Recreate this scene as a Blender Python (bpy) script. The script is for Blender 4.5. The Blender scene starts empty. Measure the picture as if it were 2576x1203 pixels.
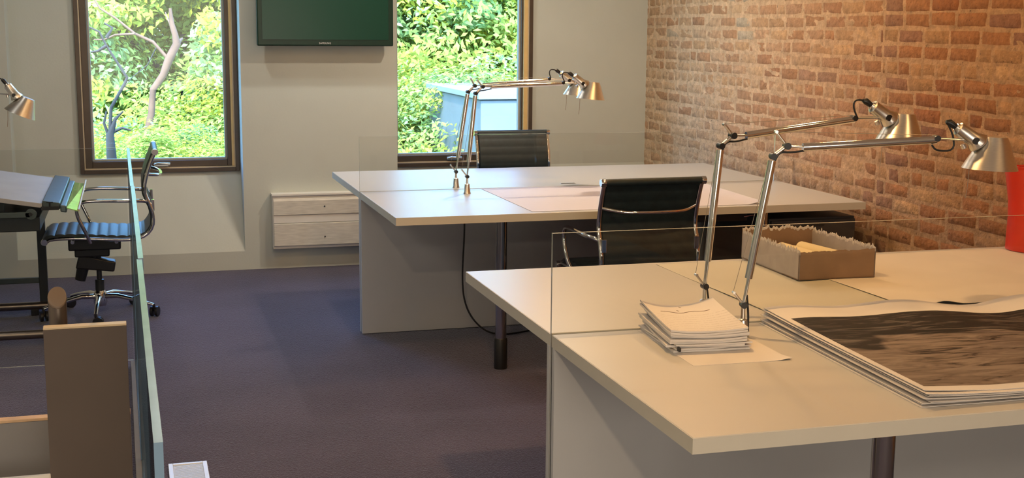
import bpy, bmesh, math, random
import numpy as np
from mathutils import Vector, Matrix, Euler

C = bpy.context
SC = C.scene
COL = SC.collection
PI = math.pi
rnd = random.Random(7)

# ------------------------------------------------------------------ camera
CAM_H, YAW, PITCH, ROLL, FPX = 1.5756, 0.2862, 0.1626, 0.0080, 3249.04
fw = Vector((math.sin(YAW) * math.cos(PITCH), math.cos(YAW) * math.cos(PITCH), -math.sin(PITCH)))
rt = Vector((math.cos(YAW), -math.sin(YAW), 0))
up = rt.cross(fw)
r2 = rt * math.cos(ROLL) + up * math.sin(ROLL)
u2 = -rt * math.sin(ROLL) + up * math.cos(ROLL)
cam_d = bpy.data.cameras.new('camera')
cam = bpy.data.objects.new('camera', cam_d)
COL.objects.link(cam)
m = Matrix((r2, u2, -fw)).transposed().to_4x4()
m.translation = Vector((0, 0, CAM_H))
cam.matrix_world = m
cam_d.sensor_width = 36.0
cam_d.sensor_fit = 'HORIZONTAL'
cam_d.lens = 36.0 * FPX / 2576.0
cam_d.clip_start = 0.05
cam_d.clip_end = 300
SC.camera = cam

# ------------------------------------------------------------------ key dimensions
YW = 8.439        # front plane of the piers and of the low wall band
YB = 8.659        # plane of the windows
XL, XR = -0.715, 3.54
HD = 0.74         # desk height
HG = 1.022        # top of the glass screens
CEIL = 2.75
W1 = (-0.33, 0.668, 0.626, 2.30)
W2 = (1.650, 2.683, 0.626, 2.30)

# ------------------------------------------------------------------ world, sun, lamps, exposure
w = bpy.data.worlds.new('daylight')
SC.world = w
w.use_nodes = True
nt = w.node_tree
bgn = nt.nodes['Background']
sky = nt.nodes.new('ShaderNodeTexSky')
sky.sky_type = 'NISHITA'
sky.sun_disc = False
sky.sun_elevation = math.radians(52)
sky.sun_rotation = math.radians(200)
sky.air_density = 1.2
sky.dust_density = 1.5
tint = nt.nodes.new('ShaderNodeVectorMath'); tint.operation = 'MULTIPLY'
tint.inputs[1].default_value = (0.52, 0.80, 1.15)
nt.links.new(sky.outputs[0], tint.inputs[0])
nt.links.new(tint.outputs[0], bgn.inputs['Color'])
bgn.inputs['Strength'].default_value = 2.5

def add_light(name, kind, loc, rot, energy, color, size=None, size_y=None, spot=None, blend=None, spread=None):
    d = bpy.data.lights.new(name, kind)
    d.energy = energy
    d.color = color
    o = bpy.data.objects.new(name, d)
    COL.objects.link(o)
    o.location = loc
    o.rotation_euler = rot
    if kind == 'AREA':
        d.size = size
        if size_y:
            d.shape = 'RECTANGLE'
            d.size_y = size_y
        else:
            d.shape = 'DISK'
        if spread: d.spread = spread
    if kind == 'SPOT':
        d.spot_size = spot
        d.spot_blend = blend
        d.shadow_soft_size = size
    if kind == 'SUN':
        d.angle = math.radians(1.5)
    return o

SUN = add_light('sun', 'SUN', (0, -20, 30), (math.radians(38), 0, math.radians(-22)), 9.0, (1.0, 0.93, 0.72))

# window portals (they only guide the sky light through the two openings)
for i, W in enumerate((W1, W2)):
    p = add_light('window_portal', 'AREA', ((W[0] + W[1]) / 2, YB + 0.36, (W[2] + W[3]) / 2), (math.radians(-90), 0, 0), 1, (1, 1, 1), W[1] - W[0], W[3] - W[2])
    p.data.cycles.is_portal = True

WARM = (1.0, 0.56, 0.21)
SOFT = (1.0, 0.83, 0.64)
NEUT = (1.0, 0.96, 0.88)
COOL = (0.72, 0.86, 1.0)
# ceiling downlights: x, y, energy, colour, radius of the emitting disc
DOWN = [
    (0.2, 7.55, 8, NEUT, 0.05), (1.25, 7.70, 12, NEUT, 0.05), (2.3, 6.9, 30, SOFT, 0.05),
    (2.45, 5.5, 16, WARM, 0.06), (2.5, 3.9, 8, WARM, 0.06), (2.7, 2.1, 6, WARM, 0.06),
    (1.2, 3.6, 28, WARM, 0.05), (-0.3, 0.9, 33, (1.0, 0.72, 0.44), 0.06), (0.9, 5.3, 2, SOFT, 0.06),
    (-1.4, 5.5, 6, NEUT, 0.06), (-1.4, 2.6, 6, SOFT, 0.06),
]
for x, y, e, c, r in DOWN:
    add_light('downlight_lamp', 'AREA', (x, y, CEIL - 0.035), (0, 0, 0), e, c, r * 2)
# broad fill panels added on the ceiling over the left side and behind the camera: x, y, size x, size y, energy, colour
FILL_PANELS = [(-1.9, 4.0, 0.6, 1.2, 16, SOFT), (0.4, -1.6, 1.2, 0.6, 45, SOFT), (-1.9, 0.5, 0.6, 1.2, 16, SOFT)]
for x, y, sx, sy, e, c in FILL_PANELS:
    add_light('ceiling_fill_lamp', 'AREA', (x, y, CEIL - 0.06), (0, 0, 0), e, c, sx, sy)

# added fill in front of the closed wall behind the camera
add_light('rear_fill_light', 'AREA', (0.9, -2.92, 1.35), (math.radians(90), 0, 0), 80, (1.0, 0.86, 0.70), 3.4, 1.5)

SC.view_settings.view_transform = 'Standard'
SC.view_settings.look = 'None'
SC.view_settings.gamma = 1.0
SC.view_settings.use_curve_mapping = False
SC.view_settings.exposure = 0.0
SC.cycles.max_bounces = 10
SC.cycles.transparent_max_bounces = 24
SC.cycles.caustics_reflective = False
SC.cycles.caustics_refractive = False
SC.cycles.sample_clamp_indirect = 6
SC.cycles.use_denoising = True

# ------------------------------------------------------------------ materials
MATS = {}
def srgb(r, g, b):
    def f(c):
        c /= 255.0
        return c / 12.92 if c <= 0.04045 else ((c + 0.055) / 1.055) ** 2.4
    return (f(r), f(g), f(b), 1)

def mat(name, col, rough=0.5, metal=0.0, noise=0.0, nscale=20, bump=0.0, bscale=200, spec=0.5, coat=0.0, stretch=None, trans=0.0):
    if name in MATS: return MATS[name]
    M = bpy.data.materials.new(name)
    M.use_nodes = True
    n = M.node_tree.nodes; l = M.node_tree.links
    b = n['Principled BSDF']
    b.inputs['Base Color'].default_value = col
    b.inputs['Roughness'].default_value = rough
    b.inputs['Metallic'].default_value = metal
    b.inputs['Specular IOR Level'].default_value = spec
    b.inputs['Coat Weight'].default_value = coat
    b.inputs['Transmission Weight'].default_value = trans
    if noise or bump:
        tc = n.new('ShaderNodeTexCoord')
        mp = n.new('ShaderNodeMapping')
        l.new(tc.outputs['Object'], mp.inputs[0])
        if stretch: mp.inputs['Scale'].default_value = stretch
    if noise:
        t = n.new('ShaderNodeTexNoise'); t.inputs['Scale'].default_value = nscale
        t.inputs['Detail'].default_value = 6
        l.new(mp.outputs[0], t.inputs['Vector'])
        r = n.new('ShaderNodeValToRGB')
        e = r.color_ramp.elements
        e[0].position = 0.3; e[1].position = 0.7
        e[0].color = tuple(c * (1 - noise) for c in col[:3]) + (1,)
        e[1].color = tuple(min(1, c * (1 + noise)) for c in col[:3]) + (1,)
        l.new(t.outputs['Fac'], r.inputs[0])
        l.new(r.outputs[0], b.inputs['Base Color'])
    if bump:
        t = n.new('ShaderNodeTexNoise'); t.inputs['Scale'].default_value = bscale
        t.inputs['Detail'].default_value = 4
        l.new(mp.outputs[0], t.inputs['Vector'])
        bp = n.new('ShaderNodeBump'); bp.inputs['Strength'].default_value = bump
        bp.inputs['Distance'].default_value = 0.004
        l.new(t.outputs['Fac'], bp.inputs['Height'])
        l.new(bp.outputs[0], b.inputs['Normal'])
    MATS[name] = M
    return M

M_wall = mat('wall_paint', (0.545, 0.575, 0.525, 1), 0.75, noise=0.03, nscale=3, bump=0.12, bscale=90)
M_ceil = mat('ceiling_paint', (0.75, 0.72, 0.66, 1), 0.9, noise=0.02, nscale=4)
M_white = mat('white_laminate', (0.545, 0.535, 0.505, 1), 0.33, noise=0.012, nscale=4, spec=0.7)
M_edge = mat('edge_band', (0.64, 0.61, 0.52, 1), 0.45, noise=0.02, nscale=10)
M_grey = mat('grey_laminate', (0.54, 0.55, 0.56, 1), 0.55, noise=0.02, nscale=5)
M_chrome = mat('chrome', (0.83, 0.81, 0.78, 1), 0.08, 1.0, noise=0.03, nscale=8)
M_alu = mat('brushed_aluminium', (0.74, 0.71, 0.66, 1), 0.30, 1.0, noise=0.06, nscale=60, stretch=(1, 1, 12))
M_steel = mat('steel_leg', (0.45, 0.42, 0.40, 1), 0.16, 1.0, noise=0.05, nscale=10)
M_black = mat('black_plastic', (0.012, 0.012, 0.013, 1), 0.38, noise=0.1, nscale=40)
M_mesh = mat('black_upholstery', (0.010, 0.021, 0.025, 1), 0.42, noise=0.25, nscale=30, bump=0.25, bscale=500, spec=0.5)
M_bronze = mat('dark_bronze_window', (0.085, 0.062, 0.045, 1), 0.38, 0.35, noise=0.12, nscale=12, spec=0.6)
M_gasket = mat('grey_gasket', (0.42, 0.42, 0.38, 1), 0.5, noise=0.05, nscale=20)
M_line = mat('pale_seal', (0.62, 0.50, 0.33, 1), 0.4, noise=0.05, nscale=20)
M_tvb = mat('television_bezel', (0.006, 0.026, 0.016, 1), 0.3, noise=0.1, nscale=20, spec=0.3)
M_tvs = mat('television_screen', (0.008, 0.046, 0.028, 1), 0.22, noise=0.04, nscale=3, spec=0.25)
M_logo = mat('silver_lettering', (0.6, 0.6, 0.6, 1), 0.3, 0.5, noise=0.02, nscale=3)
M_heat = mat('heater_enamel', (0.76, 0.75, 0.70, 1), 0.42, noise=0.03, nscale=8)
M_heat2 = mat('heater_grille_metal', (0.64, 0.62, 0.55, 1), 0.45, 0.0, noise=0.12, nscale=14, stretch=(1, 1, 8))
M_paper = mat('paper', (0.68, 0.65, 0.62, 1), 0.75, noise=0.03, nscale=6)
M_card = mat('brown_cardboard', (0.27, 0.165, 0.09, 1), 0.85, noise=0.10, nscale=10, bump=0.2, bscale=90)
M_cardg = mat('greyish_cardboard', (0.40, 0.36, 0.32, 1), 0.85, noise=0.12, nscale=14, bump=0.2, bscale=60)
M_torn = mat('torn_cardboard_edge', (0.55, 0.50, 0.44, 1), 0.95, noise=0.15, nscale=80)
M_cream = mat('cream_card', (0.72, 0.61, 0.36, 1), 0.7, noise=0.04, nscale=8)
M_brown = mat('brown_board', (0.098, 0.076, 0.064, 1), 0.6, noise=0.06, nscale=6)
M_oak = mat('pale_wood_edge', (0.62, 0.42, 0.25, 1), 0.5, noise=0.12, nscale=30)
M_pale = mat('pale_grey_board', (0.24, 0.235, 0.24, 1), 0.55, noise=0.03, nscale=6)
M_tab = mat('drafting_surface', (0.50, 0.49, 0.50, 1), 0.5, noise=0.08, nscale=4)
M_dgreen = mat('grey_green_metal', (0.085, 0.11, 0.11, 1), 0.35, 0.4, noise=0.1, nscale=20)
M_dark = mat('dark_painted_steel', (0.030, 0.036, 0.038, 1), 0.4, 0.3, noise=0.15, nscale=20)
M_tube = mat('bronzed_tube', (0.30, 0.25, 0.21, 1), 0.28, 0.9, noise=0.06, nscale=20)
M_tubec = mat('tube_cap', (0.15, 0.11, 0.08, 1), 0.5, noise=0.05, nscale=20)
M_ventm = mat('vent_enamel', (0.72, 0.74, 0.76, 1), 0.35, noise=0.02, nscale=8)
M_hole = mat('dark_cavity', (0.006, 0.006, 0.006, 1), 0.8, noise=0.1, nscale=8)
M_bark = mat('bare_bark', (0.13, 0.066, 0.036, 1), 0.8, noise=0.25, nscale=6, bump=0.4, bscale=14)
M_barkg = mat('grey_bark', (0.040, 0.040, 0.040, 1), 0.85, noise=0.25, nscale=6, bump=0.4, bscale=14)
M_inner = mat('shade_inner_white', (0.75, 0.74, 0.70, 1), 0.5, noise=0.02, nscale=9)
M_wire = mat('steel_wire', (0.45, 0.40, 0.34, 1), 0.35, 0.8, noise=0.03, nscale=9)
M_cord = mat('pull_cord', (0.30, 0.22, 0.16, 1), 0.8, noise=0.1, nscale=90)
M_grass = mat('lawn', (0.06, 0.13, 0.03, 1), 0.9, noise=0.3, nscale=0.6)
M_brickout = mat('painted_outbuilding', (0.135, 0.15, 0.15, 1), 0.7, noise=0.06, nscale=3, bump=0.6, bscale=9)

def mat_glass(name, tint, gloss=1.0, ior=5.0, rough=0.0):
    M = bpy.data.materials.new(name); M.use_nodes = True
    n = M.node_tree.nodes; l = M.node_tree.links
    n.remove(n['Principled BSDF'])
    out = n['Material Output']
    tr = n.new('ShaderNodeBsdfTransparent'); tr.inputs[0].default_value = tint
    gl = n.new('ShaderNodeBsdfGlossy'); gl.inputs['Roughness'].default_value = rough
    gl.inputs['Color'].default_value = (gloss, gloss, gloss, 1)
    lw = n.new('ShaderNodeLayerWeight'); lw.inputs['Blend'].default_value = 0.5
    pw = n.new('ShaderNodeMath'); pw.operation = 'POWER'; pw.inputs[1].default_value = ior
    ma = n.new('ShaderNodeMath'); ma.operation = 'MULTIPLY_ADD'; ma.inputs[1].default_value = 0.75; ma.inputs[2].default_value = 0.025
    mx = n.new('ShaderNodeMixShader')
    l.new(lw.outputs['Facing'], pw.inputs[0]); l.new(pw.outputs[0], ma.inputs[0])
    l.new(ma.outputs[0], mx.inputs[0]); l.new(tr.outputs[0], mx.inputs[1]); l.new(gl.outputs[0], mx.inputs[2])
    l.new(mx.outputs[0], out.inputs[0])
    MATS[name] = M
    return M
M_glass = mat_glass('clear_screen_glass', (0.965, 0.97, 0.965, 1), 0.7)
M_glass2 = mat_glass('partition_glass', (0.95, 0.96, 0.955, 1), 0.22, 9.0)
M_pane = mat_glass('window_glass', (0.97, 0.985, 0.97, 1), 0.6)
M_acry = mat_glass('lime_acrylic', (0.62, 0.95, 0.45, 1), 0.8)
M_gedge = mat('glass_cut_edge', (0.58, 0.60, 0.53, 1), 0.16, noise=0.03, nscale=30, spec=0.9, coat=0.6)
M_gedge2 = mat('glass_edge_sky_tint', (0.17, 0.29, 0.43, 1), 0.24, noise=0.1, nscale=10, spec=1.0)  # blue base stands in for sky reflected along the partition edge

def mat_carpet():
    M = bpy.data.materials.new('carpet'); M.use_nodes = True
    n = M.node_tree.nodes; l = M.node_tree.links
    b = n['Principled BSDF']; b.inputs['Roughness'].default_value = 0.95
    b.inputs['Specular IOR Level'].default_value = 0.1
    b.inputs['Sheen Weight'].default_value = 0.5; b.inputs['Sheen Tint'].default_value = (0.72, 0.82, 1, 1); b.inputs['Sheen Roughness'].default_value = 0.35
    tc = n.new('ShaderNodeTexCoord')
    a = n.new('ShaderNodeTexNoise'); a.inputs['Scale'].default_value = 110; a.inputs['Detail'].default_value = 5
    c = n.new('ShaderNodeTexNoise'); c.inputs['Scale'].default_value = 2.2; c.inputs['Detail'].default_value = 5
    v = n.new('ShaderNodeTexVoronoi'); v.inputs['Scale'].default_value = 160
    for t in (a, c, v): l.new(tc.outputs['Object'], t.inputs['Vector'])
    r = n.new('ShaderNodeValToRGB')
    e = r.color_ramp.elements
    e[0].position = 0.3; e[1].position = 0.72
    e[0].color = (0.036, 0.025, 0.036, 1); e[1].color = (0.110, 0.090, 0.138, 1)
    mx = n.new('ShaderNodeMath'); mx.operation = 'MULTIPLY_ADD'
    l.new(c.outputs['Fac'], mx.inputs[0]); mx.inputs[1].default_value = 0.35
    m2 = n.new('ShaderNodeMath'); m2.operation = 'MULTIPLY'; m2.inputs[1].default_value = 0.68
    l.new(a.outputs['Fac'], m2.inputs[0]); l.new(m2.outputs[0], mx.inputs[2])
    l.new(mx.outputs[0], r.inputs[0]); l.new(r.outputs[0], b.inputs['Base Color'])
    bp = n.new('ShaderNodeBump'); bp.inputs['Strength'].default_value = 0.6; bp.inputs['Distance'].default_value = 0.004
    l.new(v.outputs['Distance'], bp.inputs['Height']); l.new(bp.outputs[0], b.inputs['Normal'])
    return M
M_carpet = mat_carpet()

def mat_vcol(name, attr, rough, nscale, namp, bump, bscale, bdist=0.006, fine=0):
    """surface whose own colour is stored per brick / per leaf"""
    M = bpy.data.materials.new(name); M.use_nodes = True
    n = M.node_tree.nodes; l = M.node_tree.links
    b = n['Principled BSDF']; b.inputs['Roughness'].default_value = rough
    b.inputs['Specular IOR Level'].default_value = 0.25
    at = n.new('ShaderNodeAttribute'); at.attribute_name = attr
    tc = n.new('ShaderNodeTexCoord')
    t = n.new('ShaderNodeTexNoise'); t.inputs['Scale'].default_value = nscale; t.inputs['Detail'].default_value = 7
    t.inputs['Roughness'].default_value = 0.65
    l.new(tc.outputs['Object'], t.inputs['Vector'])
    mr = n.new('ShaderNodeMapRange'); mr.inputs[1].default_value = 0.3; mr.inputs[2].default_value = 0.7
    mr.inputs[3].default_value = 1 - namp; mr.inputs[4].default_value = 1 + namp
    l.new(t.outputs['Fac'], mr.inputs[0])
    mu = n.new('ShaderNodeVectorMath'); mu.operation = 'SCALE'
    l.new(at.outputs['Color'], mu.inputs[0]); l.new(mr.outputs[0], mu.inputs['Scale'])
    l.new(mu.outputs[0], b.inputs['Base Color'])
    # small dark pits and chips
    pn_ = n.new('ShaderNodeTexNoise'); pn_.inputs['Scale'].default_value = 75; pn_.inputs['Detail'].default_value = 3
    l.new(tc.outputs['Object'], pn_.inputs['Vector'])
    pr = n.new('ShaderNodeMapRange'); pr.inputs[1].default_value = 0.66; pr.inputs[2].default_value = 0.74
    pr.inputs[3].default_value = 1.0; pr.inputs[4].default_value = 0.35
    l.new(pn_.outputs['Fac'], pr.inputs[0])
    m3 = n.new('ShaderNodeVectorMath'); m3.operation = 'SCALE'
    l.new(mu.outputs[0], m3.inputs[0]); l.new(pr.outputs[0], m3.inputs['Scale'])
    l.new(m3.outputs[0], b.inputs['Base Color'])
    bt = n.new('ShaderNodeTexNoise'); bt.inputs['Scale'].default_value = bscale; bt.inputs['Detail'].default_value = 8
    l.new(tc.outputs['Object'], bt.inputs['Vector'])
    bp = n.new('ShaderNodeBump'); bp.inputs['Strength'].default_value = bump; bp.inputs['Distance'].default_value = bdist
    l.new(bt.outputs['Fac'], bp.inputs['Height']); l.new(bp.outputs[0], b.inputs['Normal'])
    return M
M_brick = mat_vcol('old_brick', 'tint', 0.85, 26, 0.26, 1.0, 38, 0.010)

def mat_leaf():
    M = bpy.data.materials.new('leaf'); M.use_nodes = True
    n = M.node_tree.nodes; l = M.node_tree.links
    n.remove(n['Principled BSDF'])
    at = n.new('ShaderNodeAttribute'); at.attribute_name = 'tint'
    df = n.new('ShaderNodeBsdfDiffuse'); tl = n.new('ShaderNodeBsdfTranslucent')
    mx = n.new('ShaderNodeMixShader'); mx.inputs[0].default_value = 0.45
    l.new(at.outputs['Color'], df.inputs[0]); l.new(at.outputs['Color'], tl.inputs[0])
    l.new(df.outputs[0], mx.inputs[1]); l.new(tl.outputs[0], mx.inputs[2])
    l.new(mx.outputs[0], n['Material Output'].inputs[0])
    return M
M_leaf = mat_leaf()

def mat_red():
    M = bpy.data.materials.new('translucent_red_plastic'); M.use_nodes = True
    n = M.node_tree.nodes; l = M.node_tree.links
    b = n['Principled BSDF']
    b.inputs['Base Color'].default_value = (0.60, 0.036, 0.012, 1)
    b.inputs['Roughness'].default_value = 0.35
    b.inputs['Subsurface Weight'].default_value = 0.25
    b.inputs['Subsurface Radius'].default_value = (0.05, 0.01, 0.005)
    t = n.new('ShaderNodeTexNoise'); t.inputs['Scale'].default_value = 6
    bp = n.new('ShaderNodeBump'); bp.inputs['Strength'].default_value = 0.05
    l.new(t.outputs['Fac'], bp.inputs['Height']); l.new(bp.outputs[0], b.inputs['Normal'])
    return M
M_red = mat_red()

def mat_drawing():
    """large printed plan: pinkish white paper with faint line work"""
    M = bpy.data.materials.new('printed_plan'); M.use_nodes = True
    n = M.node_tree.nodes; l = M.node_tree.links
    b = n['Principled BSDF']; b.inputs['Roughness'].default_value = 0.55
    tc = n.new('ShaderNodeTexCoord')
    br = n.new('ShaderNodeTexBrick'); br.inputs['Scale'].default_value = 5.5
    br.inputs['Mortar Size'].default_value = 0.006; br.inputs['Color1'].default_value = (1, 1, 1, 1)
    br.inputs['Color2'].default_value = (1, 1, 1, 1); br.inputs['Mortar'].default_value = (0, 0, 0, 1)
    br.inputs['Brick Width'].default_value = 0.7; br.inputs['Row Height'].default_value = 0.33
    ns = n.new('ShaderNodeTexNoise'); ns.inputs['Scale'].default_value = 3.0
    l.new(tc.outputs['Object'], br.inputs['Vector']); l.new(tc.outputs['Object'], ns.inputs['Vector'])
    gt = n.new('ShaderNodeMath'); gt.operation = 'GREATER_THAN'; gt.inputs[1].default_value = 0.52
    l.new(ns.outputs['Fac'], gt.inputs[0])
    inv = n.new('ShaderNodeMath'); inv.operation = 'MAXIMUM'
    l.new(br.outputs['Color'], inv.inputs[0]); l.new(gt.outputs[0], inv.inputs[1])
    mx = n.new('ShaderNodeMix'); mx.data_type = 'RGBA'
    mx.inputs['A'].default_value = (0.555, 0.515, 0.53, 1); mx.inputs['B'].default_value = (0.60, 0.56, 0.575, 1)
    l.new(inv.outputs[0], mx.inputs['Factor']); l.new(mx.outputs['Result'], b.inputs['Base Color'])
    return M
M_draw = mat_drawing()

def mat_photo():
    """black and white landscape print: dark ridge over pale bare ground"""
    M = bpy.data.materials.new('landscape_print'); M.use_nodes = True
    n = M.node_tree.nodes; l = M.node_tree.links
    b = n['Principled BSDF']; b.inputs['Roughness'].default_value = 0.6; b.inputs['Specular IOR Level'].default_value = 0.25
    tc = n.new('ShaderNodeTexCoord'); sp = n.new('ShaderNodeSeparateXYZ')
    l.new(tc.outputs['UV'], sp.inputs[0])
    mp = n.new('ShaderNodeMapping'); mp.inputs['Scale'].default_value = (2.4, 7.0, 1)
    mp.inputs['Rotation'].default_value = (0, 0, math.radians(-4))
    l.new(tc.outputs['UV'], mp.inputs[0])
    a = n.new('ShaderNodeTexNoise'); a.inputs['Scale'].default_value = 2.6; a.inputs['Detail'].default_value = 10
    a.inputs['Roughness'].default_value = 0.62; a.inputs['Distortion'].default_value = 1.6
    l.new(mp.outputs[0], a.inputs['Vector'])
    lo = n.new('ShaderNodeTexNoise'); lo.inputs['Scale'].default_value = 2.8; lo.inputs['Detail'].default_value = 2
    l.new(tc.outputs['UV'], lo.inputs['Vector'])
    # ridge base line wanders with u
    ad = n.new('ShaderNodeMath'); ad.operation = 'MULTIPLY_ADD'; ad.inputs[1].default_value = 0.9
    l.new(lo.outputs['Fac'], ad.inputs[0]); l.new(sp.outputs['Y'], ad.inputs[2])
    rd = n.new('ShaderNodeMapRange'); rd.inputs[1].default_value = 1.02; rd.inputs[2].default_value = 1.05
    l.new(ad.outputs[0], rd.inputs[0])
    dk = n.new('ShaderNodeValToRGB'); e = dk.color_ramp.elements
    e[0].position = 0.50; e[0].color = (0.010, 0.008, 0.008, 1); e[1].position = 0.70; e[1].color = (0.16, 0.135, 0.12, 1)
    pl = n.new('ShaderNodeValToRGB'); e = pl.color_ramp.elements
    e[0].position = 0.36; e[0].color = (0.03, 0.023, 0.019, 1); e[1].position = 0.60; e[1].color = (0.25, 0.20, 0.165, 1)
    x = pl.color_ramp.elements.new(0.42); x.color = (0.14, 0.105, 0.085, 1)
    l.new(a.outputs['Fac'], dk.inputs[0]); l.new(a.outputs['Fac'], pl.inputs[0])
    mx = n.new('ShaderNodeMix'); mx.data_type = 'RGBA'
    l.new(rd.outputs[0], mx.inputs['Factor']); l.new(pl.outputs[0], mx.inputs['A']); l.new(dk.outputs[0], mx.inputs['B'])
    l.new(mx.outputs['Result'], b.inputs['Base Color'])
    return M
M_photo = mat_photo()

def mat_writing():
    M = bpy.data.materials.new('written_sheet'); M.use_nodes = True
    n = M.node_tree.nodes; l = M.node_tree.links
    b = n['Principled BSDF']; b.inputs['Roughness'].default_value = 0.7
    tc = n.new('ShaderNodeTexCoord'); sp = n.new('ShaderNodeSeparateXYZ')
    l.new(tc.outputs['UV'], sp.inputs[0])
    wv = n.new('ShaderNodeTexWave'); wv.bands_direction = 'Y'; wv.inputs['Scale'].default_value = 4.5
    wv.inputs['Distortion'].default_value = 0.6
    l.new(tc.outputs['UV'], wv.inputs['Vector'])
    ns = n.new('ShaderNodeTexNoise'); ns.inputs['Scale'].default_value = 34
    l.new(tc.outputs['UV'], ns.inputs['Vector'])
    g1 = n.new('ShaderNodeMath'); g1.operation = 'GREATER_THAN'; g1.inputs[1].default_value = 0.90
    l.new(wv.outputs['Fac'], g1.inputs[0])
    g2 = n.new('ShaderNodeMath'); g2.operation = 'GREATER_THAN'; g2.inputs[1].default_value = 0.46
    l.new(ns.outputs['Fac'], g2.inputs[0])
    g3 = n.new('ShaderNodeMath'); g3.operation = 'LESS_THAN'; g3.inputs[1].default_value = 0.62
    l.new(sp.outputs['Y'], g3.inputs[0])
    p = n.new('ShaderNodeMath'); p.operation = 'MULTIPLY'; l.new(g1.outputs[0], p.inputs[0]); l.new(g2.outputs[0], p.inputs[1])
    q = n.new('ShaderNodeMath'); q.operation = 'MULTIPLY'; l.new(p.outputs[0], q.inputs[0]); l.new(g3.outputs[0], q.inputs[1])
    k = n.new('ShaderNodeMath'); k.operation = 'MULTIPLY'; k.inputs[1].default_value = 0.3; l.new(q.outputs[0], k.inputs[0])
    mx = n.new('ShaderNodeMix'); mx.data_type = 'RGBA'
    mx.inputs['A'].default_value = (0.68, 0.65, 0.62, 1); mx.inputs['B'].default_value = (0.30, 0.26, 0.24, 1)
    l.new(k.outputs[0], mx.inputs['Factor']); l.new(mx.outputs['Result'], b.inputs['Base Color'])
    return M
M_write = mat_writing()

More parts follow.
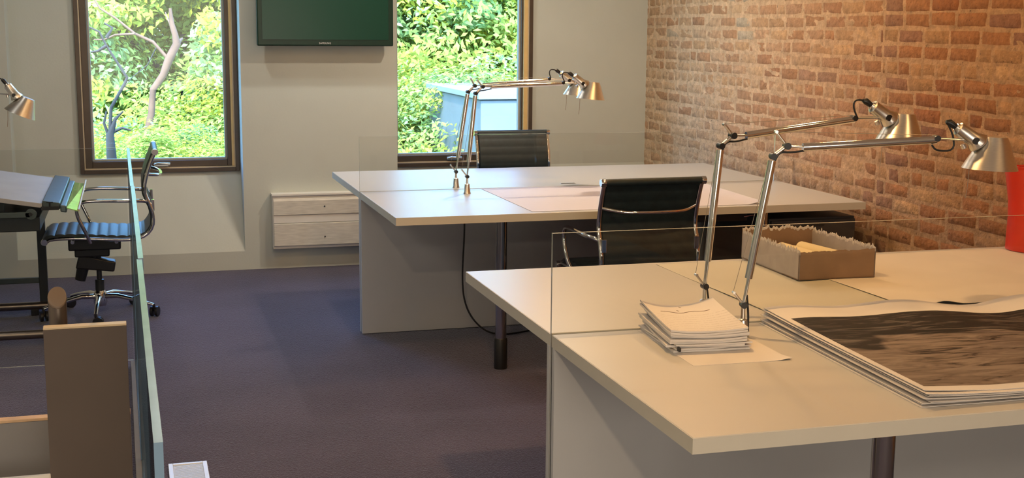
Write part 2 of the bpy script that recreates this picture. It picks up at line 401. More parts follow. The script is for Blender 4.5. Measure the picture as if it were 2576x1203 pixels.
# ------------------------------------------------------------------ mesh helpers
class MB:
    def __init__(s): s.v = []; s.f = []; s.mi = []; s.uv = None
    def add(s, vs, fs, mi=0):
        o = len(s.v); s.v += [tuple(v) for v in vs]
        s.f += [tuple(i + o for i in f) for f in fs]; s.mi += [mi] * len(fs)
        return s
    def box(s, a, b, mi=0, M=None):
        x0, y0, z0 = a; x1, y1, z1 = b
        vs = [Vector(p) for p in ((x0, y0, z0), (x1, y0, z0), (x1, y1, z0), (x0, y1, z0), (x0, y0, z1), (x1, y0, z1), (x1, y1, z1), (x0, y1, z1))]
        if M: vs = [M @ v for v in vs]
        return s.add(vs, [(0, 3, 2, 1), (4, 5, 6, 7), (0, 1, 5, 4), (1, 2, 6, 5), (2, 3, 7, 6), (3, 0, 4, 7)], mi)
    def tube(s, pts, r, n=12, mi=0, cap=True, up=None, sx=1.0, sy=1.0):
        pts = [Vector(p) for p in pts]
        rs = r if isinstance(r, (list, tuple)) else [r] * len(pts)
        t0 = (pts[1] - pts[0]).normalized()
        ref = Vector(up) if up else (Vector((0, 0, 1)) if abs(t0.z) < 0.9 else Vector((0, 1, 0)))
        a = t0.cross(ref).normalized(); b = t0.cross(a).normalized()
        vs = []; prev = t0
        for i, p in enumerate(pts):
            if i == 0: t = t0
            elif i == len(pts) - 1: t = (p - pts[i - 1]).normalized()
            else: t = ((p - pts[i - 1]).normalized() + (pts[i + 1] - p).normalized()).normalized()
            q = prev.rotation_difference(t); a = q @ a; b = q @ b; prev = t
            for k in range(n):
                an = 2 * PI * k / n
                vs.append(p + (a * math.cos(an) * sx + b * math.sin(an) * sy) * rs[i])
        fs = []
        for i in range(len(pts) - 1):
            for k in range(n):
                k2 = (k + 1) % n
                fs.append((i * n + k, i * n + k2, (i + 1) * n + k2, (i + 1) * n + k))
        if cap:
            fs.append(tuple(range(n - 1, -1, -1)))
            fs.append(tuple((len(pts) - 1) * n + k for k in range(n)))
        return s.add(vs, fs, mi)
    def rings(s, rings, mi=0, cap0=False, cap1=False):
        n = len(rings[0]); vs = [p for r in rings for p in r]; fs = []
        for i in range(len(rings) - 1):
            for k in range(n):
                k2 = (k + 1) % n
                fs.append((i * n + k, i * n + k2, (i + 1) * n + k2, (i + 1) * n + k))
        if cap0: fs.append(tuple(range(n - 1, -1, -1)))
        if cap1: fs.append(tuple((len(rings) - 1) * n + k for k in range(n)))
        return s.add(vs, fs, mi)
    def lathe(s, prof, n=32, M=None, mi=0, cap0=False, cap1=False):
        rr = []
        for r, z in prof:
            ring = [Vector((r * math.cos(2 * PI * k / n), r * math.sin(2 * PI * k / n), z)) for k in range(n)]
            if M: ring = [M @ v for v in ring]
            rr.append(ring)
        return s.rings(rr, mi, cap0, cap1)
    def grid(s, P, mi=0):
        nu, nv = len(P), len(P[0])
        return s.add([p for r in P for p in r], [(i * nv + j, (i + 1) * nv + j, (i + 1) * nv + j + 1, i * nv + j + 1) for i in range(nu - 1) for j in range(nv - 1)], mi)
    def slab(s, P, t, mi=0, mside=None):
        """closed thin slab under a grid of points"""
        nu, nv = len(P), len(P[0])
        if mside is None: mside = mi
        o = len(s.v)
        s.v += [tuple(p) for r in P for p in r] + [(p[0], p[1], p[2] - t) for r in P for p in r]
        N = nu * nv
        for i in range(nu - 1):
            for j in range(nv - 1):
                a, b, c, d = i * nv + j, (i + 1) * nv + j, (i + 1) * nv + j + 1, i * nv + j + 1
                s.f.append((o + a, o + b, o + c, o + d)); s.mi.append(mi)
                s.f.append((o + N + d, o + N + c, o + N + b, o + N + a)); s.mi.append(mi)
        bd = [i * nv for i in range(nu)] + [(nu - 1) * nv + j for j in range(1, nv)] + [i * nv + nv - 1 for i in range(nu - 2, -1, -1)] + [j for j in range(nv - 2, 0, -1)]
        for k in range(len(bd)):
            a, b = bd[k], bd[(k + 1) % len(bd)]
            s.f.append((o + b, o + a, o + N + a, o + N + b)); s.mi.append(mside)
        return s
    def build(s, name, mats, parent=None, smooth=None, bevel=0, seg=2, loc=None, rot=None):
        me = bpy.data.meshes.new(name); me.from_pydata(s.v, [], s.f); me.update()
        bm = bmesh.new(); bm.from_mesh(me); bmesh.ops.recalc_face_normals(bm, faces=bm.faces); bm.to_mesh(me); bm.free()
        for mm in (mats if isinstance(mats, (list, tuple)) else [mats]): me.materials.append(mm)
        for p, k in zip(me.polygons, s.mi): p.material_index = k
        if smooth is not None:
            for p in me.polygons: p.use_smooth = True
            me.set_sharp_from_angle(angle=math.radians(smooth))
        o = bpy.data.objects.new(name, me); COL.objects.link(o)
        if parent: o.parent = parent
        if loc: o.location = loc
        if rot: o.rotation_euler = rot
        if bevel:
            b = o.modifiers.new('bevel', 'BEVEL'); b.width = bevel; b.segments = seg; b.limit_method = 'ANGLE'
            b.harden_normals = False
        return o

def tag(o, label=None, cat=None, group=None, kind=None):
    if label: o['label'] = label
    if cat: o['category'] = cat
    if group: o['group'] = group
    if kind: o['kind'] = kind
    return o
def thing(name, label, cat, loc=(0, 0, 0), rotz=0, group=None):
    o = bpy.data.objects.new(name, None); COL.objects.link(o)
    o.empty_display_size = 0.1
    o.location = loc; o.rotation_euler = (0, 0, rotz)
    return tag(o, label, cat, group)
def copy_tree(o, parent=None):
    c = o.copy(); COL.objects.link(c)
    if parent: c.parent = parent
    for ch in list(o.children): copy_tree(ch, c)
    return c
def struct(mb, name, mats, parent=None, **k):
    o = mb.build(name, mats, parent, **k)
    if not parent: o['kind'] = 'structure'
    return o
def arc(c, r, a0, a1, n, f):
    return [f(c[0] + r * math.cos(a0 + (a1 - a0) * i / n), c[1] + r * math.sin(a0 + (a1 - a0) * i / n)) for i in range(n + 1)]
def smooth_path(pts, it=2):
    pts = [Vector(p) for p in pts]
    for _ in range(it):
        q = [pts[0]]
        for i in range(len(pts) - 1):
            q.append(pts[i] * 0.75 + pts[i + 1] * 0.25); q.append(pts[i] * 0.25 + pts[i + 1] * 0.75)
        q.append(pts[-1]); pts = q
    return pts

# ================================================================== ROOM SHELL
struct(MB().box((-3.6, -3.0, -0.12), (3.62, 9.05, 0.0)), 'floor', M_carpet)
struct(MB().box((-3.6, -3.0, CEIL), (3.62, 9.05, CEIL + 0.12)), 'ceiling', M_ceil)

# back wall: recessed plane with two openings, piers in front, sloping aprons below the windows
mb = MB(); T = 0.36
def wall_piece(x0, x1, z0, z1): mb.box((x0, YB, z0), (x1, YB + T, z1))
wall_piece(-3.6, W1[0], 0, CEIL); wall_piece(W1[1], W2[0], 0, CEIL); wall_piece(W2[1], XR + 0.08, 0, CEIL)
for W in (W1, W2):
    wall_piece(W[0], W[1], 0, W[2]); wall_piece(W[0], W[1], W[3], CEIL)
mb.box((-3.6, YW, 0), (XL, YB, CEIL))                     # left pier
mb.box((W1[1] + 0.005, YW, 0), (1.684, YB - 0.024, CEIL))  # pier with the television
mb.box((W1[1] + 0.005, YB - 0.024, 0), (1.648, YB, CEIL))
for x0, x1 in ((XL, W1[1] + 0.005), (1.684, XR)):
    zt, zb = W1[2] - 0.004, 0.122
    mb.add([(x0, YB, zt), (x1, YB, zt), (x0, YW, zb), (x1, YW, zb), (x0, YW, 0), (x1, YW, 0), (x0, YB, 0), (x1, YB, 0)],
           [(0, 2, 3, 1), (2, 4, 5, 3), (4, 6, 7, 5), (0, 6, 4, 2), (1, 3, 5, 7), (0, 1, 7, 6)])
struct(mb, 'wall_back', M_wall)
struct(MB().box((-3.72, -3.0, 0), (-3.6, 9.02, CEIL)), 'wall_left', M_wall)
struct(MB().box((-3.72, -3.12, 0), (3.84, -3.0, CEIL)), 'wall_front', M_wall)

rw = MB()  # unseen frame added around the rear fill; the wall has no opening
for a, b in (((-0.85, -3.0, .55), (2.65, -2.96, .60)), ((-0.85, -3.0, 2.10), (2.65, -2.96, 2.15)), ((-0.85, -3.0, .60), (-0.80, -2.96, 2.10)), ((2.60, -3.0, .60), (2.65, -2.96, 2.10))): rw.box(a, b)
struct(rw, 'window_3', M_bronze, bevel=.002)

# brick wall -------------------------------------------------------
def brick_wall():
    R = np.random.RandomState(11)
    V = []; F = []; Cc = []
    def col(kind, y, z):
        base = {'o': (0.34, 0.145, 0.058), 'r': (0.30, 0.115, 0.045), 'p': (0.38, 0.20, 0.09), 'd': (0.27, 0.125, 0.07), 'y': (0.47, 0.27, 0.13), 'g': (0.30, 0.28, 0.23)}[kind]
        k = 1 + R.uniform(-0.12, 0.12)
        c = np.array(base) * k
        # whitewash remains, mostly on the far left stretch of the wall
        wash = np.clip((y - 5.2) / 2.4, 0, 1) * 0.62 + np.clip((y - 5.2) / 2.0, 0, 1) * np.clip((1.2 - z) / 1.0, 0, 1) * 0.3
        wash *= R.uniform(0.55, 1.15)
        return c * (1 - wash) + np.array((0.66, 0.49, 0.33)) * wash
    def brick(y0, y1, z0, z1, out, c):
        nu, nv = 5, 3
        o = len(V)
        us = [0, 0.012 / max(y1 - y0, .03), 0.5, 1 - 0.012 / max(y1 - y0, .03), 1]
        vs_ = [0, 0.16, 0.5, 0.84, 1]
        nu = len(us); nv = len(vs_)
        j = R.uniform(-0.0035, 0.0035, (2, 2, 2))
        tilt = R.uniform(-0.003, 0.003, 2)
        for a, u in enumerate(us):
            for b, v in enumerate(vs_):
                jy = (j[0, 0, 0] * (1 - u) * (1 - v) + j[1, 0, 0] * u * (1 - v) + j[0, 1, 0] * (1 - u) * v + j[1, 1, 0] * u * v)
                jz = (j[0, 0, 1] * (1 - u) * (1 - v) + j[1, 0, 1] * u * (1 - v) + j[0, 1, 1] * (1 - u) * v + j[1, 1, 1] * u * v)
                edge = (a in (0, nu - 1)) or (b in (0, nv - 1))
                e2 = (a in (1, nu - 2)) or (b in (1, nv - 2))
                x = -out * (0.0 if edge else (0.86 if e2 else 1.0)) + (R.uniform(-0.0012, 0.0012) if not edge else 0.003)
                x += tilt[0] * (u - .5) + tilt[1] * (v - .5)
                V.append((XR + x, y0 + (y1 - y0) * u + jy, z0 + (z1 - z0) * v + jz))
                Cc.append(tuple(c * (0.80 if edge else (0.95 if e2 else 1.0))) + (1.0,))
        for a in range(nu - 1):
            for b in range(nv - 1):
                F.append((o + a * nv + b, o + a * nv + b + 1, o + (a + 1) * nv + b + 1, o + (a + 1) * nv + b))
    SEAM = 5.62
    for side, (ya, yb, dz, ch) in enumerate(((-3.0, SEAM, 0.0, 0.0735), (SEAM, YB + 0.05, 0.021, 0.0725))):
        rows = int(CEIL / ch) + 2
        for r in range(rows):
            z0 = r * ch + dz - 0.03; z1 = z0 + ch - 0.008
            if z0 > CEIL: break
            header = (r % 7 == (3 if side else 5))
            L = 0.104 if header else 0.212
            y = ya - R.uniform(0, L) if r % 2 else ya - R.uniform(0, L) * 0.5 - L * 0.5
            slope = 0.0
            while y < yb:
                ln = L * R.uniform(0.93, 1.07)
                if not header and R.rand() < 0.10: ln *= 0.5
                y0, y1 = max(y, ya + 0.004), min(y + ln - 0.008, yb - 0.004)
                if y1 - y0 > 0.025:
                    kind = R.choice(list('ooooooorpppd')+['y']*1, p=None)
                    if header: kind = R.choice(list('opppyo'))
                    if R.rand() < 0.01: kind = 'g'
                    if abs(y1 - SEAM) < 0.12 and R.rand() < 0.4: kind = 'd'
                    wob = 0.004 * math.sin(y * 2.1 + r)
                    brick(y0, y1, max(z0 + wob, -.02), z1 + wob, R.uniform(0.002, 0.0055) * (0.6 if side else 1.0), col(kind, (y0 + y1) / 2, z0))
                y += ln
    nb = len(V)
    # mortar bed behind the bricks, slightly wavy
    ys = np.linspace(-3.0, YB + 0.05, 240); zs = np.linspace(0, CEIL, 90)
    o = len(V)
    for y in ys:
        for z in zs:
            V.append((XR - 0.0005 + 0.003 * (R.rand() - .5), y, z))
            k = R.uniform(0.85, 1.1)
            far = min(max((y - 5.0) / 3, 0), 1)
            c = np.array((0.43, 0.245, 0.125)) * (1 - far) + np.array((0.66, 0.49, 0.33)) * far
            Cc.append(tuple(c * k) + (1.0,))
    nz = len(zs)
    for i in range(len(ys) - 1):
        for k in range(nz - 1):
            F.append((o + i * nz + k, o + i * nz + k + 1, o + (i + 1) * nz + k + 1, o + (i + 1) * nz + k))
    # body of the wall
    o = len(V)
    for x, y, z in ((XR + .002, -3, 0), (XR + .3, -3, 0), (XR + .3, YB + .36, 0), (XR + .002, YB + .36, 0), (XR + .002, -3, CEIL), (XR + .3, -3, CEIL), (XR + .3, YB + .36, CEIL), (XR + .002, YB + .36, CEIL)):
        V.append((x, y, z)); Cc.append((0.3, 0.15, 0.09, 1))
    F += [(o, o + 1, o + 5, o + 4), (o + 1, o + 2, o + 6, o + 5), (o + 2, o + 3, o + 7, o + 6), (o + 4, o + 5, o + 6, o + 7), (o + 3, o, o + 4, o + 7)]
    me = bpy.data.meshes.new('wall_right'); me.from_pydata(V, [], F); me.update()
    ca = me.color_attributes.new('tint', 'FLOAT_COLOR', 'POINT')
    ca.data.foreach_set('color', np.array(Cc, dtype=np.float32).ravel())
    me.materials.append(M_brick)
    for p in me.polygons: p.use_smooth = True
    me.set_sharp_from_angle(angle=math.radians(50))
    ob = bpy.data.objects.new('wall_right', me); COL.objects.link(ob); ob['kind'] = 'structure'
brick_wall()

# windows ----------------------------------------------------------
def frame_rect(mb, x0, x1, z0, z1, wd, ya, yb, mi=0):
    mb.box((x0, ya, z0), (x0 + wd, yb, z1), mi); mb.box((x1 - wd, ya, z0), (x1, yb, z1), mi)
    mb.box((x0 + wd, ya, z0), (x1 - wd, yb, z0 + wd), mi); mb.box((x0 + wd, ya, z1 - wd), (x1 - wd, yb, z1), mi)
def window(n, W, hx):
    x0, x1, z0, z1 = W
    a = MB(); frame_rect(a, x0, x1, z0, z1, 0.026, YB - 0.022, YB + 0.09)
    root = struct(a, 'window_%d' % n, M_bronze, bevel=0.002)
    b = MB(); frame_rect(b, x0 + .026, x1 - .026, z0 + .026, z1 - .026, 0.007, YB - 0.010, YB + 0.06)
    b.build('frame_bead', M_line, root)
    js_ = .028 if n == 2 else .014
    MB().box((x1 - .0335 - js_, YB - .006, z0 + .034), (x1 - .0335, YB + .0115, z1 - .034)).build('lit_jamb_strip', mat('lit_jamb_yellow', (0.74, 0.52, 0.22, 1), 0.45, noise=0.05, nscale=20), root)  # yellow strip paints the daylight on the right jamb's inner face
    c = MB(); frame_rect(c, x0 + .033, x1 - .033, z0 + .033, z1 - .033, 0.042, YB + 0.012, YB + 0.075)
    c.build('sash', M_bronze, root, bevel=0.003)
    g = MB(); frame_rect(g, x0 + .075, x1 - .075, z0 + .075, z1 - .075, 0.014, YB + 0.032, YB + 0.07)
    g.build('gasket', M_gasket, root, bevel=0.002)
    p = MB().box((x0 + .085, YB + .050, z0 + .085), (x1 - .085, YB + .056, z1 - .085))
    p.build('pane', M_pane, root)
    h = MB()
    h.box((hx - .045, YB - .006, z0 + .040), (hx + .045, YB + .012, z0 + .064))
    h.tube([(hx - .045, YB - .014, z0 + .052), (hx - .02, YB - .03, z0 + .060), (hx + .03, YB - .032, z0 + .058), (hx + .052, YB - .028, z0 + .054)], [.006, .009, .008, .011], 10)
    h.build('window_handle', mat('handle_metal', (0.6, 0.6, 0.58, 1), 0.25, 0.8, noise=0.05, nscale=20), root, smooth=40)
    # sloping outer sill
    s = MB().add([(x0, YB + .09, z0 + .02), (x1, YB + .09, z0 + .02), (x0, YB + .42, z0 - .02), (x1, YB + .42, z0 - .02), (x0, YB + .09, z0), (x1, YB + .09, z0), (x0, YB + .42, z0 - .04), (x1, YB + .42, z0 - .04)],
                 [(0, 1, 3, 2), (4, 6, 7, 5), (2, 3, 7, 6), (0, 4, 5, 1), (0, 2, 6, 4), (1, 5, 7, 3)])
    s.build('outer_sill', M_gasket, root)
window(1, W1, 0.17); window(2, W2, 2.12)

# ================================================================== OUTSIDE
GZ = -9.0
struct(MB().box((-80, 9.3, GZ - 0.5), (90, 140, GZ)), 'trim_1', M_grass)['label'] = 'lawn far below the windows'

def crown_mesh(seed, n, R0=3.4, hz=0.85):
    R = np.random.RandomState(seed)
    # leaves sit in many clumps spread over a lumpy crown
    nc = 260
    d = R.normal(size=(nc, 3)); d /= np.linalg.norm(d, axis=1)[:, None]
    d[:, 2] = np.where(d[:, 2] < -0.5, -d[:, 2], d[:, 2])
    rad = R0 * R.uniform(0.62, 1.0, nc) ** 0.6
    cc = d * rad[:, None]; cc[:, 2] *= hz
    k = R.randint(0, nc, n)
    cs = R.uniform(0.35, 0.75, nc)
    off = R.normal(size=(n, 3)); off /= np.linalg.norm(off, axis=1)[:, None]
    off *= (cs[k] * R.uniform(0.3, 1.0, n) ** 0.5)[:, None]; off[:, 2] *= 0.6
    P = cc[k] + off
    a = R.normal(size=(n, 3)); a /= np.linalg.norm(a, axis=1)[:, None]
    nrm = P / np.linalg.norm(P, axis=1)[:, None] + R.normal(size=(n, 3)) * 0.55 + np.array((0, 0, .5))
    nrm /= np.linalg.norm(nrm, axis=1)[:, None]
    a = np.cross(nrm, a); a /= np.linalg.norm(a, axis=1)[:, None]
    b = np.cross(nrm, a)
    L = R.uniform(0.034, 0.062, n)[:, None]; Wd = L * 0.42
    V = np.stack([P - a * L, P - b * Wd + nrm * .01, P + a * L, P + b * Wd + nrm * .01], 1).reshape(-1, 3)
    me = bpy.data.meshes.new('tree_leaves')
    me.vertices.add(4 * n); me.vertices.foreach_set('co', V.astype(np.float32).ravel())
    me.loops.add(4 * n); me.loops.foreach_set('vertex_index', np.arange(4 * n, dtype=np.int32))
    me.polygons.add(n); me.polygons.foreach_set('loop_start', np.arange(0, 4 * n, 4, dtype=np.int32))
    me.update(); me.validate()
    base = np.array([(0.33, 0.42, 0.10), (0.39, 0.45, 0.09), (0.46, 0.47, 0.07), (0.25, 0.37, 0.14)])
    ck = R.randint(0, 4, nc)
    c = base[ck[k]] * R.uniform(0.75, 1.3, (n, 1))
    c = np.concatenate([c, np.ones((n, 1))], 1)
    at = me.color_attributes.new('tint', 'FLOAT_COLOR', 'POINT')
    at.data.foreach_set('color', np.repeat(c, 4, axis=0).astype(np.float32).ravel())
    me.materials.append(M_leaf)
    return me
CR = [crown_mesh(1, 80000), crown_mesh(2, 80000, 3.2, 0.95)]
def tree_trunk(h, s, r=0.22):
    mb = MB()
    mb.tube([(0, 0, 0), (0.1, 0, h * .35), (-0.1, .1, h * .7), (0.05, 0, h + .6)], [r * 1.3, r, r * .75, r * .3], 10)
    R = random.Random(s)
    for i in range(9):
        a = R.uniform(0, 2 * PI); z = h * R.uniform(.62, .95); q = R.uniform(1.4, 2.5)
        mb.tube([(0, 0, z), (math.cos(a) * q * .5, math.sin(a) * q * .5, z + q * .45), (math.cos(a) * q, math.sin(a) * q, z + q * .7)], [r * .35, r * .22, r * .08], 6)
    return mb
TREES = [  # x, y, crown centre z, scale, crown mesh, label
    (0.35, 14.0, -1.42, 0.62, 1, 'small bushy tree closest to the left window, hiding the foot of the bare trunk'),
    (-0.9, 19.0, -2.6, 1.0, 0, 'leafy green tree seen low through the left window, nearest the left frame'),
    (2.2, 20.0, -2.2, 1.05, 1, 'leafy green tree between the two window views, low right of the left window'),
    (5.6, 19.5, -1.9, 1.0, 0, 'leafy yellow-green tree low in the right window, behind the white outbuilding'),
    (-3.6, 23.5, 0.3, 1.3, 1, 'tall green tree behind, at the left side of the left window'),
    (1.0, 25.0, 0.8, 1.45, 0, 'tall green tree filling the upper part of the left window'),
    (5.4, 25.5, 1.0, 1.45, 1, 'tall dense green tree filling the upper left of the right window'),
    (9.4, 24.5, 0.6, 1.35, 0, 'tall green tree at the right side of the right window'),
    (-7.5, 21.5, -0.8, 1.3, 0, 'broad green tree far left outside the left window'),
    (13.5, 23.0, -0.2, 1.4, 1, 'broad green tree far right outside the right window'),
    (3.2, 31.0, 1.6, 1.9, 0, 'huge darker green tree farthest back behind both windows'),
    (-3.0, 31.0, 1.3, 1.8, 1, 'large green tree farthest back, left'),
    (10.5, 31.0, 1.5, 1.8, 0, 'large green tree farthest back, right'),
]
for i, (x, y, zc, s, mi, lab) in enumerate(TREES):
    t = thing('leafy_tree', lab, 'tree', (x, y, GZ), rnd.uniform(0, 6.28), 'trees outside the windows')
    c = bpy.data.objects.new('leaves', CR[mi]); COL.objects.link(c); c.parent = t
    c.location = (0, 0, zc - GZ); c.scale = (s, s, s)
    tree_trunk(zc - GZ, i).build('trunk', M_barkg, t, smooth=60)

dt = thing('bare_tree', 'dead bare tree with orange-brown forked trunk in the left window', 'tree', (0.2, 16.0, GZ))
def P16(l, dy=0.0, k=1.0):
    return [(x * k - 0.2, dy * (i / max(1, len(l) - 1)), (max(GZ, CAM_H + (z - CAM_H) * k) if z > GZ + .1 else z) - GZ) for i, (x, z) in enumerate(l)]
KT = 11.1 / 16.0
main = [(0.25, GZ + .01), (0.10, -5), (0.14, -1.5), (0.172, 0.318), (0.221, 0.53), (0.249, 0.812), (0.369, 0.976), (0.443, 1.163), (0.541, 1.35), (0.522, 1.467), (0.49, 1.583), (0.478, 1.768)]
mb = MB().tube(P16(main), [.12, .09, .07, .045, .04, .038, .042, .05, .048, .036, .032, .016], 10)
mb.build('trunk', M_bark, dt, smooth=60)
for l, r, m_ in (([(0.541, 1.35), (0.616, 1.407)], .036, M_bark), ([(0.443, 1.163), (0.269, 1.372), (0.069, 1.464), (-0.147, 1.646), (-0.319, 1.758), (-0.381, 1.871)], .022, M_bark),
              ([(0.069, 1.464), (-0.155, 1.449), (-0.282, 1.393), (-0.401, 1.392)], .016, M_bark),
              ([(0.522, 1.467), (0.45, 1.64), (0.43, 1.72)], .014, M_bark),
              ([(0.30, 1.30), (0.20, 1.10), (0.02, 0.95), (-.10, .80)], .008, M_barkg)):
    MB().tube(P16(l, 0.3), [r * (1 - .6 * i / max(1, len(l) - 1)) for i in range(len(l))], 7).build('branch', m_, dt, smooth=60)
dt2 = thing('bare_tree', 'small grey bare tree with dark forked twigs low in the left window', 'tree', (0.2, 11.1, GZ))
low = [(-0.36, GZ + .01), (-0.30, -4), (-0.248, -0.101), (-0.26, 0.277), (-0.194, 0.464), (-0.1, 0.557)]
MB().tube(P16(low, 0, KT), [.07, .055, .045, .034, .014, .006], 9).build('trunk', M_barkg, dt2, smooth=60)
for l in ([(-0.262, 0.23), (-0.322, 0.419), (-0.289, 0.559)], [(-0.25, 0.30), (-.12, .36), (-.02, .33)], [(-0.26, 0.3), (-0.235, 0.6), (-0.06, 0.90), (-0.04, 0.954), (-0.124, 1.093), (-0.258, 1.324), (-0.331, 1.484), (-0.439, 1.538)],
          [(-0.254, 1.416), (-0.183, 1.531), (-0.274, 1.585)], [(-0.258, 1.324), (-0.36, 1.26), (-.44, 1.25)]):
    MB().tube(P16(l, 0, KT), [.015 - .008 * i / max(1, len(l) - 1) for i in range(len(l))], 7).build('branch', M_barkg, dt2, smooth=60)

ob = thing('outbuilding', 'pale white flat-roofed outbuilding in the lower right of the right window', 'building', (6.3, 17.5, GZ))
MB().box((-2.02, -1.5, 0), (2.2, 1.5, 9.65)).build('wall', M_brickout, ob, bevel=0.01)
MB().box((-2.06, -1.54, 9.66), (2.24, 1.54, 9.74)).build('roof_edge', mat('white_roof_edge', (0.20, 0.22, 0.22, 1), 0.6, noise=0.03, nscale=4), ob, bevel=0.01)
MB().box((-2.10, -1.6, 0), (-1.80, -1.5, 9.22)).build('corner_buttress', M_brickout, ob)

# ================================================================== BUILT-IN THINGS ON THE BACK WALL
tv = thing('television', 'black flat television hung on the pier between the windows', 'television', (1.2, YW - 0.005, 1.448))
MB().box((-.43, -.125, 0), (.437, -.068, .52)).build('cabinet', M_tvb, tv, bevel=.008, seg=3)
MB().box((-.398, -.1275, .040), (.405, -.1245, .488)).build('screen', M_tvs, tv)
MB().box((-.33, -.070, .06), (.33, -.045, .44)).box((-.12, -.046, .12), (.12, 0.004, .40)).build('wall_mount', M_black, tv)
tc = bpy.data.curves.new('brand_lettering', 'FONT'); tc.body = 'SAMSUNG'; tc.size = 0.0155; tc.extrude = 0.0004; tc.align_x = 'CENTER'
tc.space_character = 1.12
to = bpy.data.objects.new('brand_lettering', tc); COL.objects.link(to)
C.view_layer.update()
tm = bpy.data.meshes.new_from_object(to); bpy.data.objects.remove(to)
tm.materials.clear(); tm.materials.append(M_logo)
lo = bpy.data.objects.new('brand_lettering', tm); COL.objects.link(lo); lo.parent = tv
lo.location = (-.005, -.1265, .013); lo.rotation_euler = (PI / 2, 0, 0)

ht = thing('wall_heater', 'beige panel heater mounted low on the wall left of the far desk', 'heater', (0.847, YW, 0.139))
HWd = 0.80
MB().box((0, -.075, 0), (HWd, -.0, .352)).build('housing', M_heat, ht, bevel=.004)
MB().box((-.004, -.085, .347), (HWd + .004, 0, .362)).build('top_lip', M_heat, ht, bevel=.003)
mb = MB(); mb.add([(0.006, -.081, .330), (HWd - .006, -.081, .330), (0.006, -.088, .315), (HWd - .006, -.088, .315), (0.006, -.088, .225), (HWd - .006, -.088, .225), (.006, -.074, .225), (HWd - .006, -.074, .225), (.006, -.074, .33), (HWd - .006, -.074, .33)],
                   [(0, 2, 3, 1), (2, 4, 5, 3), (4, 6, 7, 5), (8, 0, 1, 9), (0, 8, 6, 4, 2), (1, 3, 5, 7, 9), (6, 8, 9, 7)])
mb.build('upper_grille', M_heat2, ht)
MB().box((0.006, -.082, .170), (HWd - .006, -.073, .222)).build('middle_band', M_heat, ht, bevel=.002)
MB().box((0.006, -.087, .020), (HWd - .006, -.073, .166)).build('lower_panel', M_heat2, ht, bevel=.003)
for z in (.275, .075):
    MB().lathe([(.005, 0), (.005, .004), (.001, .005)], 10, Matrix.Translation((.335, -.087, z)) @ Matrix.Rotation(PI / 2, 4, 'X'), cap1=True).build('screw', M_dark, ht)

# ================================================================== DESKS
def double_desk(label, x0, y0, ym, y1, length, group='white double desks with glass screens'):
    x1 = x0 + length
    t = thing('double_desk', label, 'desk', ((x0 + x1) / 2, ym, 0), 0, group)
    ox, oy = (x0 + x1) / 2, ym
    def B(a, b): return ((a[0] - ox, a[1] - oy, a[2]), (b[0] - ox, b[1] - oy, b[2]))
    for ya, yb in ((y0, ym - .009), (ym + .009, y1)):
        top = MB().box(*B((x0 + .0015, ya + .0015, HD - .035), (x1 - .0015, yb - .0015, HD))).build('worktop', M_white, t, bevel=.0008, seg=1)
        e = MB()
        zt = HD - .0012
        for a, b in (((x0, ya, HD - .0355), (x1, ya + .0015, zt)), ((x0, yb - .0015, HD - .0355), (x1, yb, zt)), ((x0, ya + .0015, HD - .0355), (x0 + .0015, yb - .0015, zt)), ((x1 - .0015, ya + .0015, HD - .0355), (x1, yb - .0015, zt))):
            e.box(*B(a, b))
        e.build('edge_band', M_edge, top)
        # oval cable slot cover near the middle of the top
    for ya, yb in ((ym - .034, ym - .012), (ym + .012, ym + .034)):
        MB().box(*B((x0, ya, 0.004), (x1 - .01, yb, HD - .036))).build('modesty_panel', M_grey, t, bevel=.001, seg=1)
    g = MB()
    a, b = B((x0 + .0, ym - .005, 0.01), (x1 - .01, ym + .005, HG))
    g.add([(a[0], a[1], a[2]), (b[0], a[1], a[2]), (b[0], a[1], b[2]), (a[0], a[1], b[2]), (a[0], b[1], a[2]), (b[0], b[1], a[2]), (b[0], b[1], b[2]), (a[0], b[1], b[2])],
          [(0, 1, 2, 3), (5, 4, 7, 6)], 0)
    g.add([(a[0], a[1], a[2]), (b[0], a[1], a[2]), (b[0], a[1], b[2]), (a[0], a[1], b[2]), (a[0], b[1], a[2]), (b[0], b[1], a[2]), (b[0], b[1], b[2]), (a[0], b[1], b[2])],
          [(3, 2, 6, 7), (0, 4, 5, 1), (0, 3, 7, 4), (1, 5, 6, 2)], 1)
    g.build('glass_screen', [M_glass, M_gedge], t)
    for lx in (x0 + .51, x1 - .51):
        for ly in (y0 + .09, y1 - .09):
            l = MB().lathe([(.026, .145), (.026, HD - .045), (.045, HD - .042), (.045, HD - .036)], 28, Matrix.Translation((lx - ox, ly - oy, 0)), cap0=True, cap1=True).build('leg', M_steel, t, smooth=40)
            MB().lathe([(.031, .0), (.031, .14), (.0275, .146)], 28, Matrix.Translation((lx - ox, ly - oy, 0)), cap0=True, cap1=True).build('foot_sleeve', M_black, l, smooth=40)
    # steel beam under the tops
    MB().box(*B((x0 + .2, ym - .10, HD - .075), (x1 - .2, ym - .06, HD - .036))).box(*B((x0 + .2, ym + .06, HD - .075), (x1 - .2, ym + .10, HD - .036))).build('support_beam', M_dark, t)
    return t
DA = dict(x0=1.100, y0=5.5546, ym=6.4992, y1=7.4452)
DB = dict(x0=1.0866, y0=2.3567, ym=3.3039, y1=4.2577)
double_desk('white double desk with glass screen farthest back, by the right window', length=2.348, **DA)
double_desk('white double desk with glass screen in the foreground, carrying papers and a box', length=2.348, **DB)

